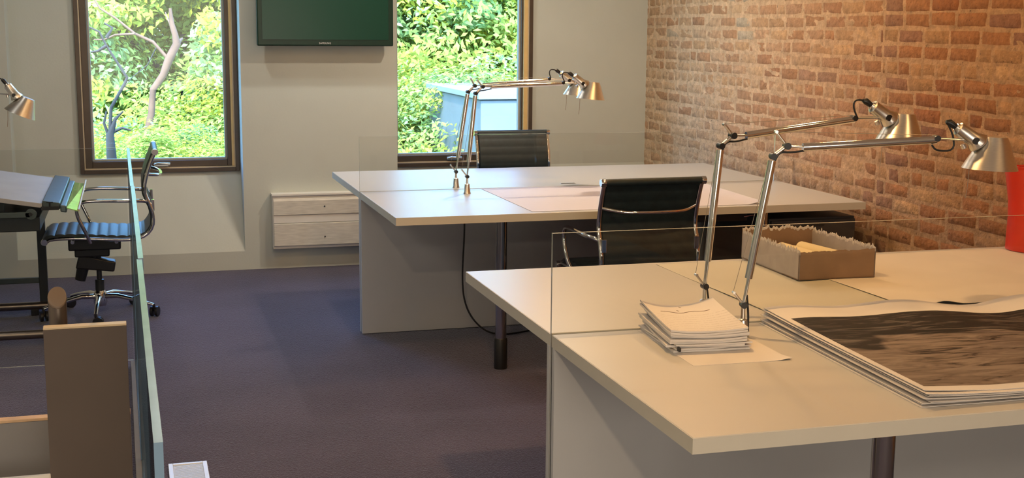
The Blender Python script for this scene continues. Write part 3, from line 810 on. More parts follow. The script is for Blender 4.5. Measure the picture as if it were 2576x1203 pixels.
def grommet(x, y, w_, label):
    t = thing('cable_slot', label, 'cable slot', (x, y, HD))
    MB().box((-w_ / 2, -.010, 0), (w_ / 2, .010, .0022)).build('rim', M_alu, t, bevel=.001)
    MB().box((-w_ / 2 + .004, -.006, .0020), (w_ / 2 - .004, .006, .0030)).build('slot', M_hole, t)
grommet(2.256, 6.60, .085, 'slim black cable slot in the far desk top behind the printed plan')

ped = thing('pedestal_cabinet', 'dark grey drawer cabinet under the right end of the far desk', 'cabinet', (3.20, 6.0, 0))
MB().box((-.23, -.36, .03), (.24, .36, .66)).build('body', mat('dark_cabinet', (0.045, 0.046, 0.048, 1), 0.5, noise=0.05, nscale=6), ped, bevel=.003)
for z0, z1 in ((.45, .65), (.25, .445), (.04, .245)):
    d = MB().box((-.225, -.378, z0), (.235, -.36, z1)).build('drawer', MATS['dark_cabinet'], ped, bevel=.002)
    MB().box((-.06, -.386, z1 - .03), (.06, -.378, z1 - .018)).build('handle', M_dark, d, bevel=.002)
ct = thing('cable_tray', 'black cable tray with a hooked chrome end under the far desk front', 'cable tray', (2.75, 5.72, .62))
MB().box((-.42, -.04, .03), (.12, .04, .045)).box((-.42, -.04, .045), (.12, -.036, .0845)).box((-.42, .036, .045), (.12, .04, .0845)).build('tray', M_black, ct)
MB().tube(smooth_path([(.10, -.045, .05), (.17, -.05, .06), (.19, -.05, .04), (.19, -.05, .0)]), .004, 8).build('hook', M_chrome, ct, smooth=50)

# ================================================================== DESK LAMPS
def desk_lamp(label, base, yaw, J, tilt, surf=HD, group='jointed aluminium desk lamps', cablekind=0):
    t = thing('desk_lamp', label, 'desk lamp', (base[0], base[1], surf), yaw, group)
    def P(u, z, v=0.0): return Vector((u, v, z - surf))
    piv, top, elb, wing, a0, a1, hp = [J[k] for k in ('piv', 'top', 'elb', 'wing', 'a0', 'a1', 'hp')]
    # mount
    MB().lathe([(.019, 0), (.019, .004), (.0165, .008), (.0125, .048), (.006, .052), (.0055, piv[1] - surf - .005)], 24, cap0=True, cap1=True).build('mount', M_alu, t, smooth=40)
    def knob(mb, p, r=.0085, w=.015):
        M_ = Matrix.Translation(P(*p)) @ Matrix.Rotation(PI / 2, 4, 'X')
        mb.lathe([(r, -w), (r, w)], 14, M_, cap0=True, cap1=True)
    # lower arm
    f = Vector((top[0] - piv[0], top[1] - piv[1])); L = f.length; f.normalize()
    k0 = (piv[0] + f.x * .075, piv[1] + f.y * .075)
    mb = MB().tube([P(*k0), P(top[0] - f.x * .012, top[1] - f.y * .012)], .0108, 18)
    mb.tube([P(piv[0], piv[1], .005), P(k0[0], k0[1], .006)], .003, 8).tube([P(piv[0], piv[1], -.005), P(k0[0], k0[1], -.006)], .003, 8)
    la = mb.build('lower_arm', M_chrome, t, smooth=50)
    mb = MB(); wb = (piv[0] - .028, piv[1] + .035)
    mb.tube([P(*piv), P(*wb)], .0035, 8); knob(mb, wb, .004, .007)
    mb.build('spring_lever', M_alu, la, smooth=50)
    MB().tube([P(wb[0], wb[1], .006), P(top[0] - .004, top[1], .006)], .0007, 5).build('tension_wire', M_wire, la)
    for q_ in (piv, top):
        mb = MB(); knob(mb, q_, .009, .0125); mb.build('joint_knob', M_black, la, smooth=50)
    # elbow
    mb = MB().tube([P(*top), P(*elb)], .0055, 10).tube([P(*elb), P(*wing)], .0042, 10)
    ef = mb.build('elbow_link', M_alu, t, smooth=50)
    mb = MB(); knob(mb, wing, .0045, .007); mb.build('lever_tip', M_alu, ef, smooth=50)
    MB().tube(smooth_path([P(top[0] + .006, top[1] - .012), P(top[0] + .018, top[1] + .012), P(elb[0] + .012, elb[1] - .018), P(a0[0] + .004, a0[1] - .010)]), .0028, 8).build('cable', M_black, ef, smooth=50)
    mb = MB(); knob(mb, elb, .0095, .013); mb.build('joint_knob', M_black, ef, smooth=50)
    # upper arm
    mb = MB().tube([P(*a0), P(*a1)], .0108, 18)
    mb.tube([P(elb[0], elb[1], .005), P(a0[0], a0[1], .006)], .003, 8).tube([P(elb[0], elb[1], -.005), P(a0[0], a0[1], -.006)], .003, 8)
    ua = mb.build('upper_arm', M_chrome, t, smooth=50)
    d = Vector((a1[0] - a0[0], a1[1] - a0[1])).normalized(); nrm = Vector((-d.y, d.x))
    k1 = (a1[0] + nrm.x * .004, a1[1] + nrm.y * .004)
    mb = MB(); knob(mb, k1, .0085, .013); mb.build('joint_knob', M_black, ua, smooth=50)
    MB().tube([P(wing[0], wing[1], .006), P(a1[0], a1[1] + .012, .006)], .0007, 5).build('tension_wire', M_wire, ua)
    # head, in the lamp's plane; tilt turns it about the head pivot
    hd = bpy.data.objects.new('lamp_head', None)
    mb = MB()
    rp = Vector((hp[0], 0, hp[1] - surf))
    def H(u, z, v=0.0):   # head coordinates relative to its pivot
        c, s = math.cos(tilt), math.sin(tilt)
        return rp + Vector((u * c - z * s, v, u * s + z * c))
    mb.tube([P(k1[0], k1[1], .007), rp + Vector((0, .009, 0))], .003, 8).tube([P(k1[0], k1[1], -.007), rp + Vector((0, -.009, 0))], .003, 8)
    # socket body: angled can behind the pivot, neck plate towards the shade
    ax = [H(-.052, .036), H(-.046, .032), H(-.044, .031), H(.000, .004), H(.016, -.006), H(.020, -.010)]
    mb.tube(ax, [.010, .013, .019, .021, .030, .028], 22, up=(0, 1, 0))
    mb.tube([H(-.022, -.022), H(-.028, -.012)], [.007, .007], 10)
    hb = mb.build('lamp_head', M_alu, t, smooth=45)
    mb = MB(); mb.lathe([(.0095, -.0245), (.0095, .0245)], 14, Matrix.Translation(rp) @ Matrix.Rotation(PI / 2, 4, 'X'), cap0=True, cap1=True); mb.build('joint_knob', M_black, hb, smooth=50)
    mb = MB().tube([H(-.050, .034), H(-.070, .046), H(-.080, .048)], [.008, .010, .005], 12)
    if cablekind == 0:
        mb.tube(smooth_path([H(-.078, .048), H(-.105, .050), H(-.112, .030), Vector(P(a1[0] + .012, a1[1] + .004))]), .0028, 8)
    else:
        mb.tube(smooth_path([H(-.078, .048), H(-.055, .010), H(-.05, -.030), H(-.10, -.032), Vector(P(a1[0] - .012, a1[1] - .014))]), .0028, 8)
    mb.build('head_cable', M_black, hb, smooth=50)
    # shade: cone with flared lower left side
    mb = MB(); n = 44; outer = []; inner = []
    prof = [(.000, .064, .0245, .0155), (.001, .061, .034, .017), (.20, .0615, .0415, .014), (.5, .059, .0535, -.0), (.8, .0565, .066, -.003), (1.0, .0555, .0745, .0)]
    for f_, cx_, r_, _ in prof:
        z_ = .012 - .088 * f_
        outer.append([H(cx_ + r_ * math.cos(2 * PI * k / n), z_, r_ * math.sin(2 * PI * k / n)) for k in range(n)])
        inner.append([H(cx_ + (r_ - .0016) * math.cos(2 * PI * k / n), z_ - (.0012 if f_ < 1 else 0), (r_ - .0016) * math.sin(2 * PI * k / n)) for k in range(n)])
    mb.rings(outer, 0, cap0=True); mb.rings(inner, 1, cap0=True)
    mb.rings([outer[-1], inner[-1]], 0)
    sh = mb.build('lamp_shade', [M_alu, M_inner], t, smooth=35)
    # bulb and pull cord
    MB().lathe([(.004, -.01), (.014, -.02), (.020, -.042), (.016, -.060), (.003, -.068)], 16, Matrix.Translation(H(.058, .012)), cap0=True, cap1=True).build('bulb', mat('opal_bulb', (0.85, 0.85, 0.82, 1), 0.3, noise=0.01, nscale=5), sh, smooth=60)
    c0 = H(-.002, -.074)
    MB().tube([c0, c0 + Vector((-.002, 0, -.05)), c0 + Vector((-.006, 0, -.085))], .0011, 6).build('pull_cord', M_cord, sh)
    return t
JA2 = dict(piv=(0, .827), top=(.042, 1.246), elb=(.079, 1.279), wing=(.052, 1.311), a0=(.122, 1.279), a1=(.504, 1.293), hp=(.607, 1.293))
JA1 = dict(piv=(0, .824), top=(.063, 1.241), elb=(.100, 1.272), wing=(.080, 1.309), a0=(.143, 1.275), a1=(.507, 1.303), hp=(.616, 1.299))
JB1 = dict(piv=(0, .83), top=(.036, 1.242), elb=(.073, 1.271), wing=(.045, 1.304), a0=(.116, 1.271), a1=(.466, 1.313), hp=(.572, 1.318))
JB2 = dict(piv=(0, .83), top=(.066, 1.238), elb=(.103, 1.266), wing=(.072, 1.304), a0=(.147, 1.263), a1=(.517, 1.283), hp=(.620, 1.281))
JC = dict(piv=(0, .930), top=(.060, 1.19), elb=(.097, 1.215), wing=(.070, 1.25), a0=(.140, 1.216), a1=(.500, 1.240), hp=(.600, 1.235))
desk_lamp('jointed silver desk lamp on the far desk, in front of its glass screen', (1.617, 6.309), 0, JA2, math.radians(-5))
desk_lamp('jointed silver desk lamp on the far desk, behind its glass screen', (1.621, 6.561), 0, JA1, math.radians(-5))
desk_lamp('jointed silver desk lamp on the near desk, behind its glass screen', (1.593, 3.407), 0, JB1, math.radians(-2))
desk_lamp('jointed silver desk lamp nearest the camera, rising behind the paper pile', (1.587, 3.143), -.20, JB2, math.radians(-2), cablekind=1)

# hanging cables
def cable(label, pts, r=.0035):
    o = MB().tube(smooth_path(pts, 3), r, 8).build('lamp_cable', M_black, None, smooth=60)
    return tag(o, label, 'cable')
cable('thin black cable hanging from the far desk down to the carpet', [(1.60, 6.30, .70), (1.60, 6.29, .55), (1.585, 6.29, .30), (1.60, 6.28, .16), (1.66, 6.25, .06), (1.75, 6.22, .012), (1.95, 6.30, .006), (2.05, 6.40, .006)], .0045)
cable('short black cable dropping from the near lamp onto the desk', [(1.600, 3.418, .85), (1.615, 3.43, .80), (1.625, 3.44, .765), (1.63, 3.445, .7425)], .003)
cable('short black cable beside the base of the nearest lamp', [(1.600, 3.150, .855), (1.607, 3.150, .80), (1.606, 3.148, .76), (1.608, 3.148, .7435)], .003)

# ================================================================== CHAIRS (sitter faces +Y)
def make_chair(label):
    t = thing('office_chair', label, 'chair', (0, 0, 0), 0, 'black ribbed office chairs')
    prof = smooth_path([Vector((0, f, z)) for f, z in ((.255, .452), (.235, .470), (.12, .472), (-.02, .462), (-.15, .452), (-.235, .462), (-.282, .505), (-.292, .57), (-.272, .64), (-.245, .70), (-.258, .78), (-.285, .86), (-.305, .905), (-.318, .915))], 2)
    # resample
    Ls = [0]
    for i in range(1, len(prof)): Ls.append(Ls[-1] + (prof[i] - prof[i - 1]).length)
    NS = 150; pts = []
    j = 0
    for k in range(NS + 1):
        d = Ls[-1] * k / NS
        while j < len(Ls) - 2 and Ls[j + 1] < d: j += 1
        q = (d - Ls[j]) / max(1e-9, Ls[j + 1] - Ls[j]); pts.append(prof[j].lerp(prof[j + 1], q))
    top, bot = [], []
    half = .222
    for k, p in enumerate(pts):
        tg = (pts[min(k + 1, NS)] - pts[max(k - 1, 0)]).normalized()
        nr = Vector((0, tg.z, -tg.y)) * -1   # towards the sitter
        if k < NS * .3 and nr.z < 0: nr = -nr
        s = Ls[-1] * k / NS
        rib = abs(math.sin(PI * s / .052)) ** .45
        th = .010 + (.009 if k < NS * .5 else .0025) * rib
        top.append((p, nr, th)); bot.append((p, nr, .008 + .003 * rib))
    # consistent normal direction
    nrs = [top[0][1]]
    for a in top[1:]:
        nrs.append(a[1] if a[1].dot(nrs[-1]) > 0 else -a[1])
    xs = [-half, -half * .985, -half * .8, -half * .4, 0, half * .4, half * .8, half * .985, half]
    rows = []
    for k in range(NS + 1):
        p = pts[k]; n_ = nrs[k]; th = top[k][2]; tb = bot[k][2]
        ring = [p + n_ * (th * (0.35 if abs(x) > half * .99 else 1)) + Vector((x, 0, 0)) for x in xs] + \
               [p - n_ * (tb * (0.35 if abs(x) > half * .99 else 1)) + Vector((x, 0, 0)) for x in reversed(xs)]
        rows.append(ring)
    mb = MB().rings(rows, 0, cap0=True, cap1=True)
    mb.build('sling', M_mesh, t, smooth=50)
    for sx in (-1, 1):
        rail = [p - nrs[k] * .004 + Vector((sx * (half + .010), 0, 0)) for k, p in enumerate(pts) if k % 4 == 0]
        MB().tube(rail, .0115, 10, sx=1.0, sy=.8).build('side_rail', M_chrome, t, smooth=60)
        arm = smooth_path([Vector((sx * (half + .014), .03, .440)), Vector((sx * (half + .045), .05, .50)), Vector((sx * (half + .050), .095, .60)), Vector((sx * (half + .050), .085, .655)), Vector((sx * (half + .050), .03, .668)), Vector((sx * (half + .048), -.15, .662)), Vector((sx * (half + .030), -.240, .658)), Vector((sx * (half + .012), -.262, .650))], 3)
        MB().tube(arm, .0095, 12).build('armrest', M_chrome, t, smooth=60)
        for f_, z_ in ((.258, .452), (-.312, .912)):
            MB().lathe([(.016, -.012), (.018, -.004), (.018, .010)], 16, Matrix.Translation((sx * (half + .016), f_, z_)) @ Matrix.Rotation(PI / 2, 4, 'Y'), cap0=True, cap1=True).build('rail_cap', M_chrome, t, smooth=40)
        MB().box((sx * (half + .0) - .012, -.300, .60), (sx * half + .012, -.284, .66)).build('rail_bracket', M_chrome, t, bevel=.003)
    for (f, z) in ((.258, .452), (-.312, .912)):
        MB().tube([(-half - .01, f, z), (half + .01, f, z)], .0165, 14).build('end_roll', M_mesh, t, smooth=60)
    bar = smooth_path([(-half - .006, -.262, .795), (-half + .02, -.285, .79), (-half * .62, -.335, .780), (0, -.345, .779), (half * .62, -.335, .780), (half - .02, -.285, .79), (half + .006, -.262, .795)], 2)
    MB().tube(bar, .0085, 10).build('back_handle', M_chrome, t, smooth=60)
    MB().tube([(-half - .008, -.10, .440), (half + .008, -.10, .440)], .010, 10).build('cross_bar', M_chrome, t, smooth=60)
    MB().tube([(-half - .008, .12, .445), (half + .008, .12, .445)], .010, 10).build('cross_bar', M_chrome, t, smooth=60)
    # mechanism
    mb = MB().box((-.085, -.12, .375), (.085, .15, .438)).box((-.065, -.06, .335), (.065, .12, .38))
    mb.add([(-.045, .10, .345), (.045, .10, .345), (.045, -.09, .30), (-.045, -.09, .30), (-.045, .12, .27), (.045, .12, .27), (.045, -.08, .245), (-.045, -.08, .245)],
           [(0, 1, 2, 3), (4, 7, 6, 5), (0, 4, 5, 1), (2, 6, 7, 3), (1, 5, 6, 2), (0, 3, 7, 4)])
    me_ = mb.build('tilt_mechanism', M_black, t, bevel=.008)
    MB().tube([(0.0, .075, .30), (0, .100, .20)], [.034, .028], 18).build('tension_knob', M_black, me_, smooth=40)
    MB().tube([(.02, .02, .33), (.17, .06, .31), (.24, .08, .315)], [.004, .004, .007], 8).build('height_lever', M_black, me_, smooth=40)
    MB().lathe([(.024, .13), (.024, .20), (.014, .202), (.014, .33)], 22, cap0=True, cap1=True).build('gas_column', M_dark, t, smooth=40)
    b = MB().lathe([(.030, .055), (.036, .075), (.036, .125), (.026, .140)], 22, cap0=True, cap1=True).build('base_hub', M_chrome, t, smooth=40)
    for k in range(5):
        a = 2 * PI * k / 5 + PI / 2 + .25; d = Vector((math.cos(a), math.sin(a), 0))
        l = MB().tube([d * .025 + Vector((0, 0, .108)), d * .10 + Vector((0, 0, .112)), d * .22 + Vector((0, 0, .088)), d * .300 + Vector((0, 0, .066))], [.020, .017, .013, .011], 10, sx=.9, sy=.75).build('base_leg', M_chrome, b, smooth=60)
    for k in range(5):
        a = 2 * PI * k / 5 + PI / 2 + .25; d = Vector((math.cos(a), math.sin(a), 0)); s = Vector((-d.y, d.x, 0))
        cc = d * .300 + Vector((0, 0, .0285)) + d * .0 + s * .012
        mb = MB()
        for q in (-1, 1):
            mb.lathe([(.012, -.008), (.0275, -.007), (.0285, 0), (.0275, .007), (.012, .008)], 20, Matrix.Translation(cc + s * 0 + d * (q * .014)) @ d.to_track_quat('Z', 'Y').to_matrix().to_4x4(), cap0=True, cap1=True)
        mb.tube([cc + Vector((0, 0, .0)), cc + Vector((0, 0, .03)) - s * .012, cc + Vector((0, 0, .045)) - s * .012], [.006, .008, .006], 8)
        mb.build('caster', M_black, t, smooth=40)
    return t
ch = make_chair('black ribbed office chair seen from behind, tucked against the far desk')
ch.location = (2.182, 5.545, 0); ch.rotation_euler = (0, 0, math.radians(1))
c2 = copy_tree(ch); tag(c2, 'black office chair facing the camera beyond the far desk, only its back showing')
c2.location = (2.31, 7.60, 0); c2.rotation_euler = (0, 0, math.radians(178))
c3 = copy_tree(ch); tag(c3, 'black ribbed office chair seen from the side behind the glass, at the drafting table')
c3.location = (-.205, 7.27, 0); c3.rotation_euler = (0, 0, math.radians(90))

# ================================================================== PAPERS AND THINGS ON THE DESKS
def sheet_slab(name, corners, t, mats, zf=None, nu=24, nv=24, parent=None, z0=HD, uv=True, smooth=60):
    (ax, ay), (bx, by), (cx_, cy_), (dx, dy) = corners    # u along a->b, v along a->d
    P = []
    for i in range(nu + 1):
        u = i / nu; row = []
        for j in range(nv + 1):
            v = j / nv
            x = ax * (1 - u) * (1 - v) + bx * u * (1 - v) + cx_ * u * v + dx * (1 - u) * v
            y = ay * (1 - u) * (1 - v) + by * u * (1 - v) + cy_ * u * v + dy * (1 - u) * v
            z = z0 + t + (zf(u, v) if zf else 0)
            row.append((x, y, z))
        P.append(row)
    mb = MB().slab(P, t, 0, 1 if isinstance(mats, (list, tuple)) and len(mats) > 1 else 0)
    o = mb.build(name, mats, parent, smooth=smooth)
    if uv:
        me = o.data; ul = me.uv_layers.new(name='UVMap')
        N = (nu + 1) * (nv + 1)
        for lp in me.loops:
            k = lp.vertex_index % N
            ul.data[lp.index].uv = ((k // (nv + 1)) / nu, (k % (nv + 1)) / nv)
    return o
# plan on far desk
def zplan(u, v): return .004 * math.sin(u * 5) ** 2 * v + .016 * max(0, (u - .93) / .07) ** 2
o = sheet_slab('printed_plan', [(1.745, 5.600), (2.900, 5.600), (2.925, 6.400), (1.735, 6.480)], .001, M_draw, zplan, 60, 16, z0=HD + .0008)
tag(o, 'large printed plan lying flat on the far desk, left of the chair back', 'drawing')

# pile of papers on near desk
pile_c = Vector((1.440, 3.145)); pa = math.radians(-6)
layers = [(.005, 0), (.0045, 1), (.006, 2), (.004, 3), (.006, 4), (.005, 5), (.004, 6), (.006, 7), (.005, 8), (.005, 9)]
z = HD + .0018; R = random.Random(5)
nl = len(layers)
for k, (th, _) in enumerate(layers):
    a = math.radians(-5 + R.uniform(-4.5, 4.5) * (k < nl - 2)); ox, oy = R.uniform(-.008, .008), R.uniform(-.006, .006)
    hw, hh = .106, .138
    cs = []
    for sx, sy in ((-1, -1), (1, -1), (1, 1), (-1, 1)):
        x, y = sx * hw, sy * hh
        cs.append((pile_c.x + ox + x * math.cos(a) - y * math.sin(a), pile_c.y + oy + x * math.sin(a) + y * math.cos(a)))
    amp = k / (nl - 1)
    def zf(u, v, amp=amp, k=k):
        # corners lift: the upper the more, strongest along the far left and right sides
        return amp * (.020 * (2 * u - 1) ** 2 * (.35 + .65 * v) + .010 * v * v) + .0004 * math.sin(9 * u + k)
    mats = [M_write, M_paper] if k == nl - 1 else M_paper
    o = sheet_slab('paper_bundle', cs, th, mats, zf, 22, 12, z0=z)
    pos = ['at the bottom', 'second from the bottom', 'third from the bottom', 'fourth from the bottom', 'fifth from the bottom', 'fifth from the top', 'fourth from the top', 'third from the top', 'second from the top', 'on top with faint writing'][k]
    tag(o, 'paper bundle in the curled pile on the near desk, %s' % pos, 'paper', 'bundles in the paper pile')
    if k == nl - 1:
        def on_top(u, v):
            (ax, ay), (bx, by), (cx_, cy_), (dx_, dy_) = cs
            return (ax * (1 - u) * (1 - v) + bx * u * (1 - v) + cx_ * u * v + dx_ * (1 - u) * v, ay * (1 - u) * (1 - v) + by * u * (1 - v) + cy_ * u * v + dy_ * (1 - u) * v, z + th + zf(u, v) + .0005)
        M_ink = mat('brown_ink', (0.16, 0.10, 0.06, 1), 0.8, noise=0.05, nscale=50)
        MB().tube([on_top(.17 + .66 * i / 24, .72 + .02 * math.sin(i * .5)) for i in range(25)], .0007, 5).build('ink_line', M_ink, o)
        MB().tube([on_top(.42, .80), on_top(.44, .77)], .0007, 5).build('ink_line', M_ink, o)
        MB().tube([on_top(.50, .92), on_top(.52, .89)], .0007, 5).build('ink_line', M_ink, o)
    z += th + .0006
o = sheet_slab('loose_sheet', [(1.327, 2.888), (1.597, 2.880), (1.60, 3.23), (1.335, 3.288)], .0008, M_paper, lambda u, v: .006 * max(0, u - .85) / .15 * max(0, .15 - v) / .15, 16, 16, z0=HD + .0002)
tag(o, 'loose white sheet lying under the paper pile on the near desk', 'paper')
o = MB().box((1.336, 3.000, HD + .008), (1.342, 3.013, HD + .019)).build('binder_clip', M_black, None)
tag(o, 'tiny black binder clip on the near left edge of the paper pile', 'clip')

# cream tracing sheets
def ztr(u, v): return .0015 * (1 + math.sin(u * 4 + v * 6))
o = sheet_slab('tracing_sheet', [(1.80, 3.325), (2.262, 3.325), (2.235, 4.19), (1.78, 4.22)], .0007, mat('yellowed_tracing_paper', (0.52, 0.50, 0.41, 1), 0.6, noise=0.05, nscale=3), ztr, 16, 24, z0=HD + .0004)
tag(o, 'yellowish tracing sheet under the cardboard box on the near desk', 'paper')
def ztr2(u, v): return .002 * (1 + math.sin(u * 5 + v * 4)) + .013 * math.exp(-((u - .12) / .05) ** 2) * max(0, 1 - v / .2) ** 1.5 + .004 * math.exp(-((u - .45) / .25) ** 2) * max(0, 1 - v / .3)
o = sheet_slab('drawing_sheet', [(2.250, 3.345), (3.22, 3.33), (3.20, 4.20), (2.215, 4.20)], .0007, mat('pinkish_drawing_paper', (0.70, 0.64, 0.55, 1), 0.6, noise=0.04, nscale=4), ztr2, 60, 30, z0=HD + .0012)
tag(o, 'large pale sheet with a curled near corner, right of the cardboard box', 'paper')

# stack of large prints
NP = 10; z = HD + .0005; R = random.Random(9)
for k in range(NP):
    dx, dy = R.uniform(-.009, .009), R.uniform(-.009, .009)
    if k == 0: dx -= .012
    cs = [(1.705 + dx - .02, 2.425 + dy), (2.86 + dx, 2.405 + dy), (2.86 + dx, 3.285), (1.722 + dx, 3.283)]
    amp = k / (NP - 1)
    def zf(u, v, amp=amp, k=k):
        bow = .010 * math.sin(PI * min(1, u * 1.6)) * (0.3 + v)          # swells away from the left edge
        wave = (.008 * math.sin(u * 17 + 1.0) + .006 * math.sin(u * 9)) * v ** 3
        front = -.010 * (1 - v) ** 6 * min(1, u * 6)
        edge = .010 * (1 - u) ** 10
        return amp * (bow + wave + front * .5 + edge + .004) + .0003 * math.sin(u * 31 + k * 2)
    if k < NP - 1:
        o = sheet_slab('large_print', cs, .0015, M_paper, zf, 60, 20, z0=z)
        pos = ['lowest', 'second lowest', 'third lowest', 'fourth lowest', 'fifth lowest', 'fourth below the landscape print', 'third below the landscape print', 'second below the landscape print', 'just under the landscape print'][k]
        tag(o, 'white sheet in the stack of large prints, %s' % pos, 'print', 'stack of large prints')
        z += .0025
    else:
        t = thing('landscape_print', 'large landscape photograph print with white border on top of the stack', 'print', (0, 0, 0), 0, 'stack of large prints')
        sheet_slab('sheet', cs, .0014, M_paper, zf, 80, 40, z0=z, parent=t)
        def sub(u, v):
            (ax, ay), (bx, by), (cx_, cy_), (dx_, dy_) = cs
            return (ax * (1 - u) * (1 - v) + bx * u * (1 - v) + cx_ * u * v + dx_ * (1 - u) * v, ay * (1 - u) * (1 - v) + by * u * (1 - v) + cy_ * u * v + dy_ * (1 - u) * v)
        u0, u1, v0, v1 = .016, 1.0, .040, .835
        sheet_slab('photograph', [sub(u0, v0), sub(u1, v0), sub(u1, v1), sub(u0, v1)], .0004, M_photo, lambda u, v: zf(u0 + (u1 - u0) * u, v0 + (v1 - v0) * v), 80, 40, z0=z + .0014, parent=t)

# cardboard box
bx = thing('cardboard_box', 'open cardboard box with torn rim on the near desk', 'box', (2.266, 4.02, HD + .0060), math.radians(-1.2))
hx, hy, hb, wt = .143, .222, .098, .004
def ragged_wall(p0, p1, nin, h0, amp, seed, n=60, spikes=True):
    R = random.Random(seed); p0 = Vector(p0); p1 = Vector(p1); nin = Vector(nin)
    mb = MB(); a = []; 
    hs = []
    cur = 0
    for i in range(n + 1):
        cur = cur * .7 + R.uniform(-1, 1) * amp
        hs.append(h0 + cur + (R.uniform(0, .010) if spikes and R.random() < .35 else 0))
    V = []; F = []
    for i in range(n + 1):
        p = p0.lerp(p1, i / n)
        lean = Vector((0, 0, 0))
        V += [p, p + nin * wt, p + Vector((0, 0, hs[i] - .010)), p + nin * wt + Vector((0, 0, hs[i] - .010)), p + nin * (wt * .2) + Vector((0, 0, hs[i])), p + nin * (wt * .8) + Vector((0, 0, hs[i] - .002))]
    fm = []
    for i in range(n):
        o = i * 6; q = o + 6
        F += [(o, q, q + 2, o + 2), (o + 1, o + 3, q + 3, q + 1), (o + 2, q + 2, q + 4, o + 4), (o + 3, o + 5, q + 5, q + 3), (o + 4, q + 4, q + 5, o + 5), (o, o + 1, q + 1, q)]
        fm += [0, 0, 1, 1, 1, 0]
    F += [(0, 2, 4, 5, 3, 1), tuple(n * 6 + k for k in (0, 1, 3, 5, 4, 2))]; fm += [0, 0]
    mb.v = [tuple(v) for v in V]; mb.f = F; mb.mi = fm
    return mb
MB().box((-hx, -hy, 0), (hx, hy, .004)).build('bottom', M_card, bx)
ragged_wall((-hx, -hy, 0), (hx, -hy, 0), (0, 1, 0), hb - .002, .0018, 3, spikes=False).build('front_wall', [M_card, M_card], bx)
ragged_wall((-hx, hy, 0), (hx, hy, 0), (0, -1, 0), hb + .012, .004, 4).build('rear_wall', [M_card, M_torn], bx)
ragged_wall((-hx, -hy, 0), (-hx, hy, 0), (1, 0, 0), hb + .002, .004, 5, 90).build('left_wall', [M_cardg, M_torn], bx)
ragged_wall((hx, -hy, 0), (hx, hy, 0), (-1, 0, 0), hb + .004, .004, 6, 90).build('right_wall', [M_cardg, M_torn], bx)
for i, (x, y, rz, lab) in enumerate(((2.215, 3.985, .45, 'folded cream card in the cardboard box, left one'), (2.300, 3.990, .55, 'folded cream card in the cardboard box, right one'))):
    hz = .0
    mb = MB()
    prof = smooth_path([(-.036, 0, 0), (-.032, 0, .024), (-.008, 0, .031), (.018, 0, .027), (.042, 0, .006)], 2)
    P = [[p + Vector((0, yy, 0)) for yy in (-.075, .075)] for p in prof]
    mb.slab([[tuple(q) for q in r] for r in P], .0016)
    o = mb.build('folded_card', M_cream, None, smooth=60, loc=(x, y, HD + .056), rot=(math.radians(6), 0, rz))
    tag(o, lab, 'card', 'folded cards in the box')
o = sheet_slab('card_stack', [(-.12, -.19), (.12, -.19), (.12, .19), (-.12, .19)], .040, mat('manila_papers', (0.42, 0.34, 0.22, 1), 0.8, noise=0.08, nscale=12), None, 2, 2, z0=0, smooth=None)
o.location = (2.266, 4.02, HD + .0108)
tag(o, 'stack of brown paper filling the bottom of the cardboard box', 'paper')

# red container
rc = thing('red_vase', 'tall translucent red plastic vase on the near desk beside the brick wall', 'vase', (3.318, 4.165, HD))
mb = MB(); n = 48
prof = [(.088, 0), (.092, .003), (.092, .05), (.090, .12), (.093, .19), (.104, .26), (.114, .315)]
mb.lathe(prof, n, mi=0, cap0=True)
mb.lathe([(r - .004, z + .003) for r, z in prof], n, cap0=True)
mb.rings([[Vector((r * math.cos(2 * PI * k / n), r * math.sin(2 * PI * k / n), .315 + dz)) for k in range(n)] for r, dz in ((.114, 0), (.1155, .004), (.110, .003), (.110, 0.003))])
mb.build('vase_body', M_red, rc, smooth=40)
rl = thing('red_roll', 'rolled red plastic sheet standing inside the red vase', 'roll', (3.262, 4.155, HD + .008))
MB().lathe([(.034, 0), (.034, .318), (.026, .318), (.026, .0)], 24, cap0=False).build('roll', M_red, rl, smooth=40)

# ================================================================== LEFT SIDE: GLASS PARTITION
A = Vector((-.024, 6.098)); Bq = Vector((.018, 1.735)); dirv = (Bq - A).normalized(); nv_ = Vector((-dirv.y, dirv.x))
def glass_pane(name, a, b, z0, z1, th, label, group):
    d = (b - a).normalized(); n_ = Vector((-d.y, d.x)) * th / 2
    q = [a - n_, b - n_, b + n_, a + n_]
    V = [(p.x, p.y, z0) for p in q] + [(p.x, p.y, z1) for p in q]
    mb = MB(); mb.add(V, [(0, 1, 5, 4), (2, 3, 7, 6)], 0); mb.add(V, [(4, 5, 6, 7), (0, 3, 2, 1), (1, 2, 6, 5), (3, 0, 4, 7)], 1)
    me = mb.build(name, [M_glass2, M_gedge2 if name == 'glass_partition_pane' else M_gedge])
    return tag(me, label, 'glass panel', group)
js = [0, 1.462, 2.925, (Bq - A).length]
labs = ['farthest pane of the low glass partition on the left, beside the side-on chair', 'middle pane of the low glass partition on the left', 'nearest pane of the low glass partition on the left, ending by the carpet']
for k in range(3):
    a = A + dirv * (js[k] + .0015); b = A + dirv * (js[k + 1] - .0015)
    sh_ = nv_ * (.000, .002, -.001)[k]
    glass_pane('glass_partition_pane', a + sh_, b + sh_, .032, HG + (0, .0, -.002)[k], (.0125, .0125, .0125)[k], labs[k], 'panes of the left glass partition')
a = A + Vector((-.010, .0)); 
glass_pane('cross_glass_pane', Vector((-.036, 6.105)), Vector((-1.5, 6.105)), .032, HG, .010, 'low glass pane crossing in front of the drafting table', None)
rail = MB()
mid = (A + Bq) / 2; ln = (Bq - A).length
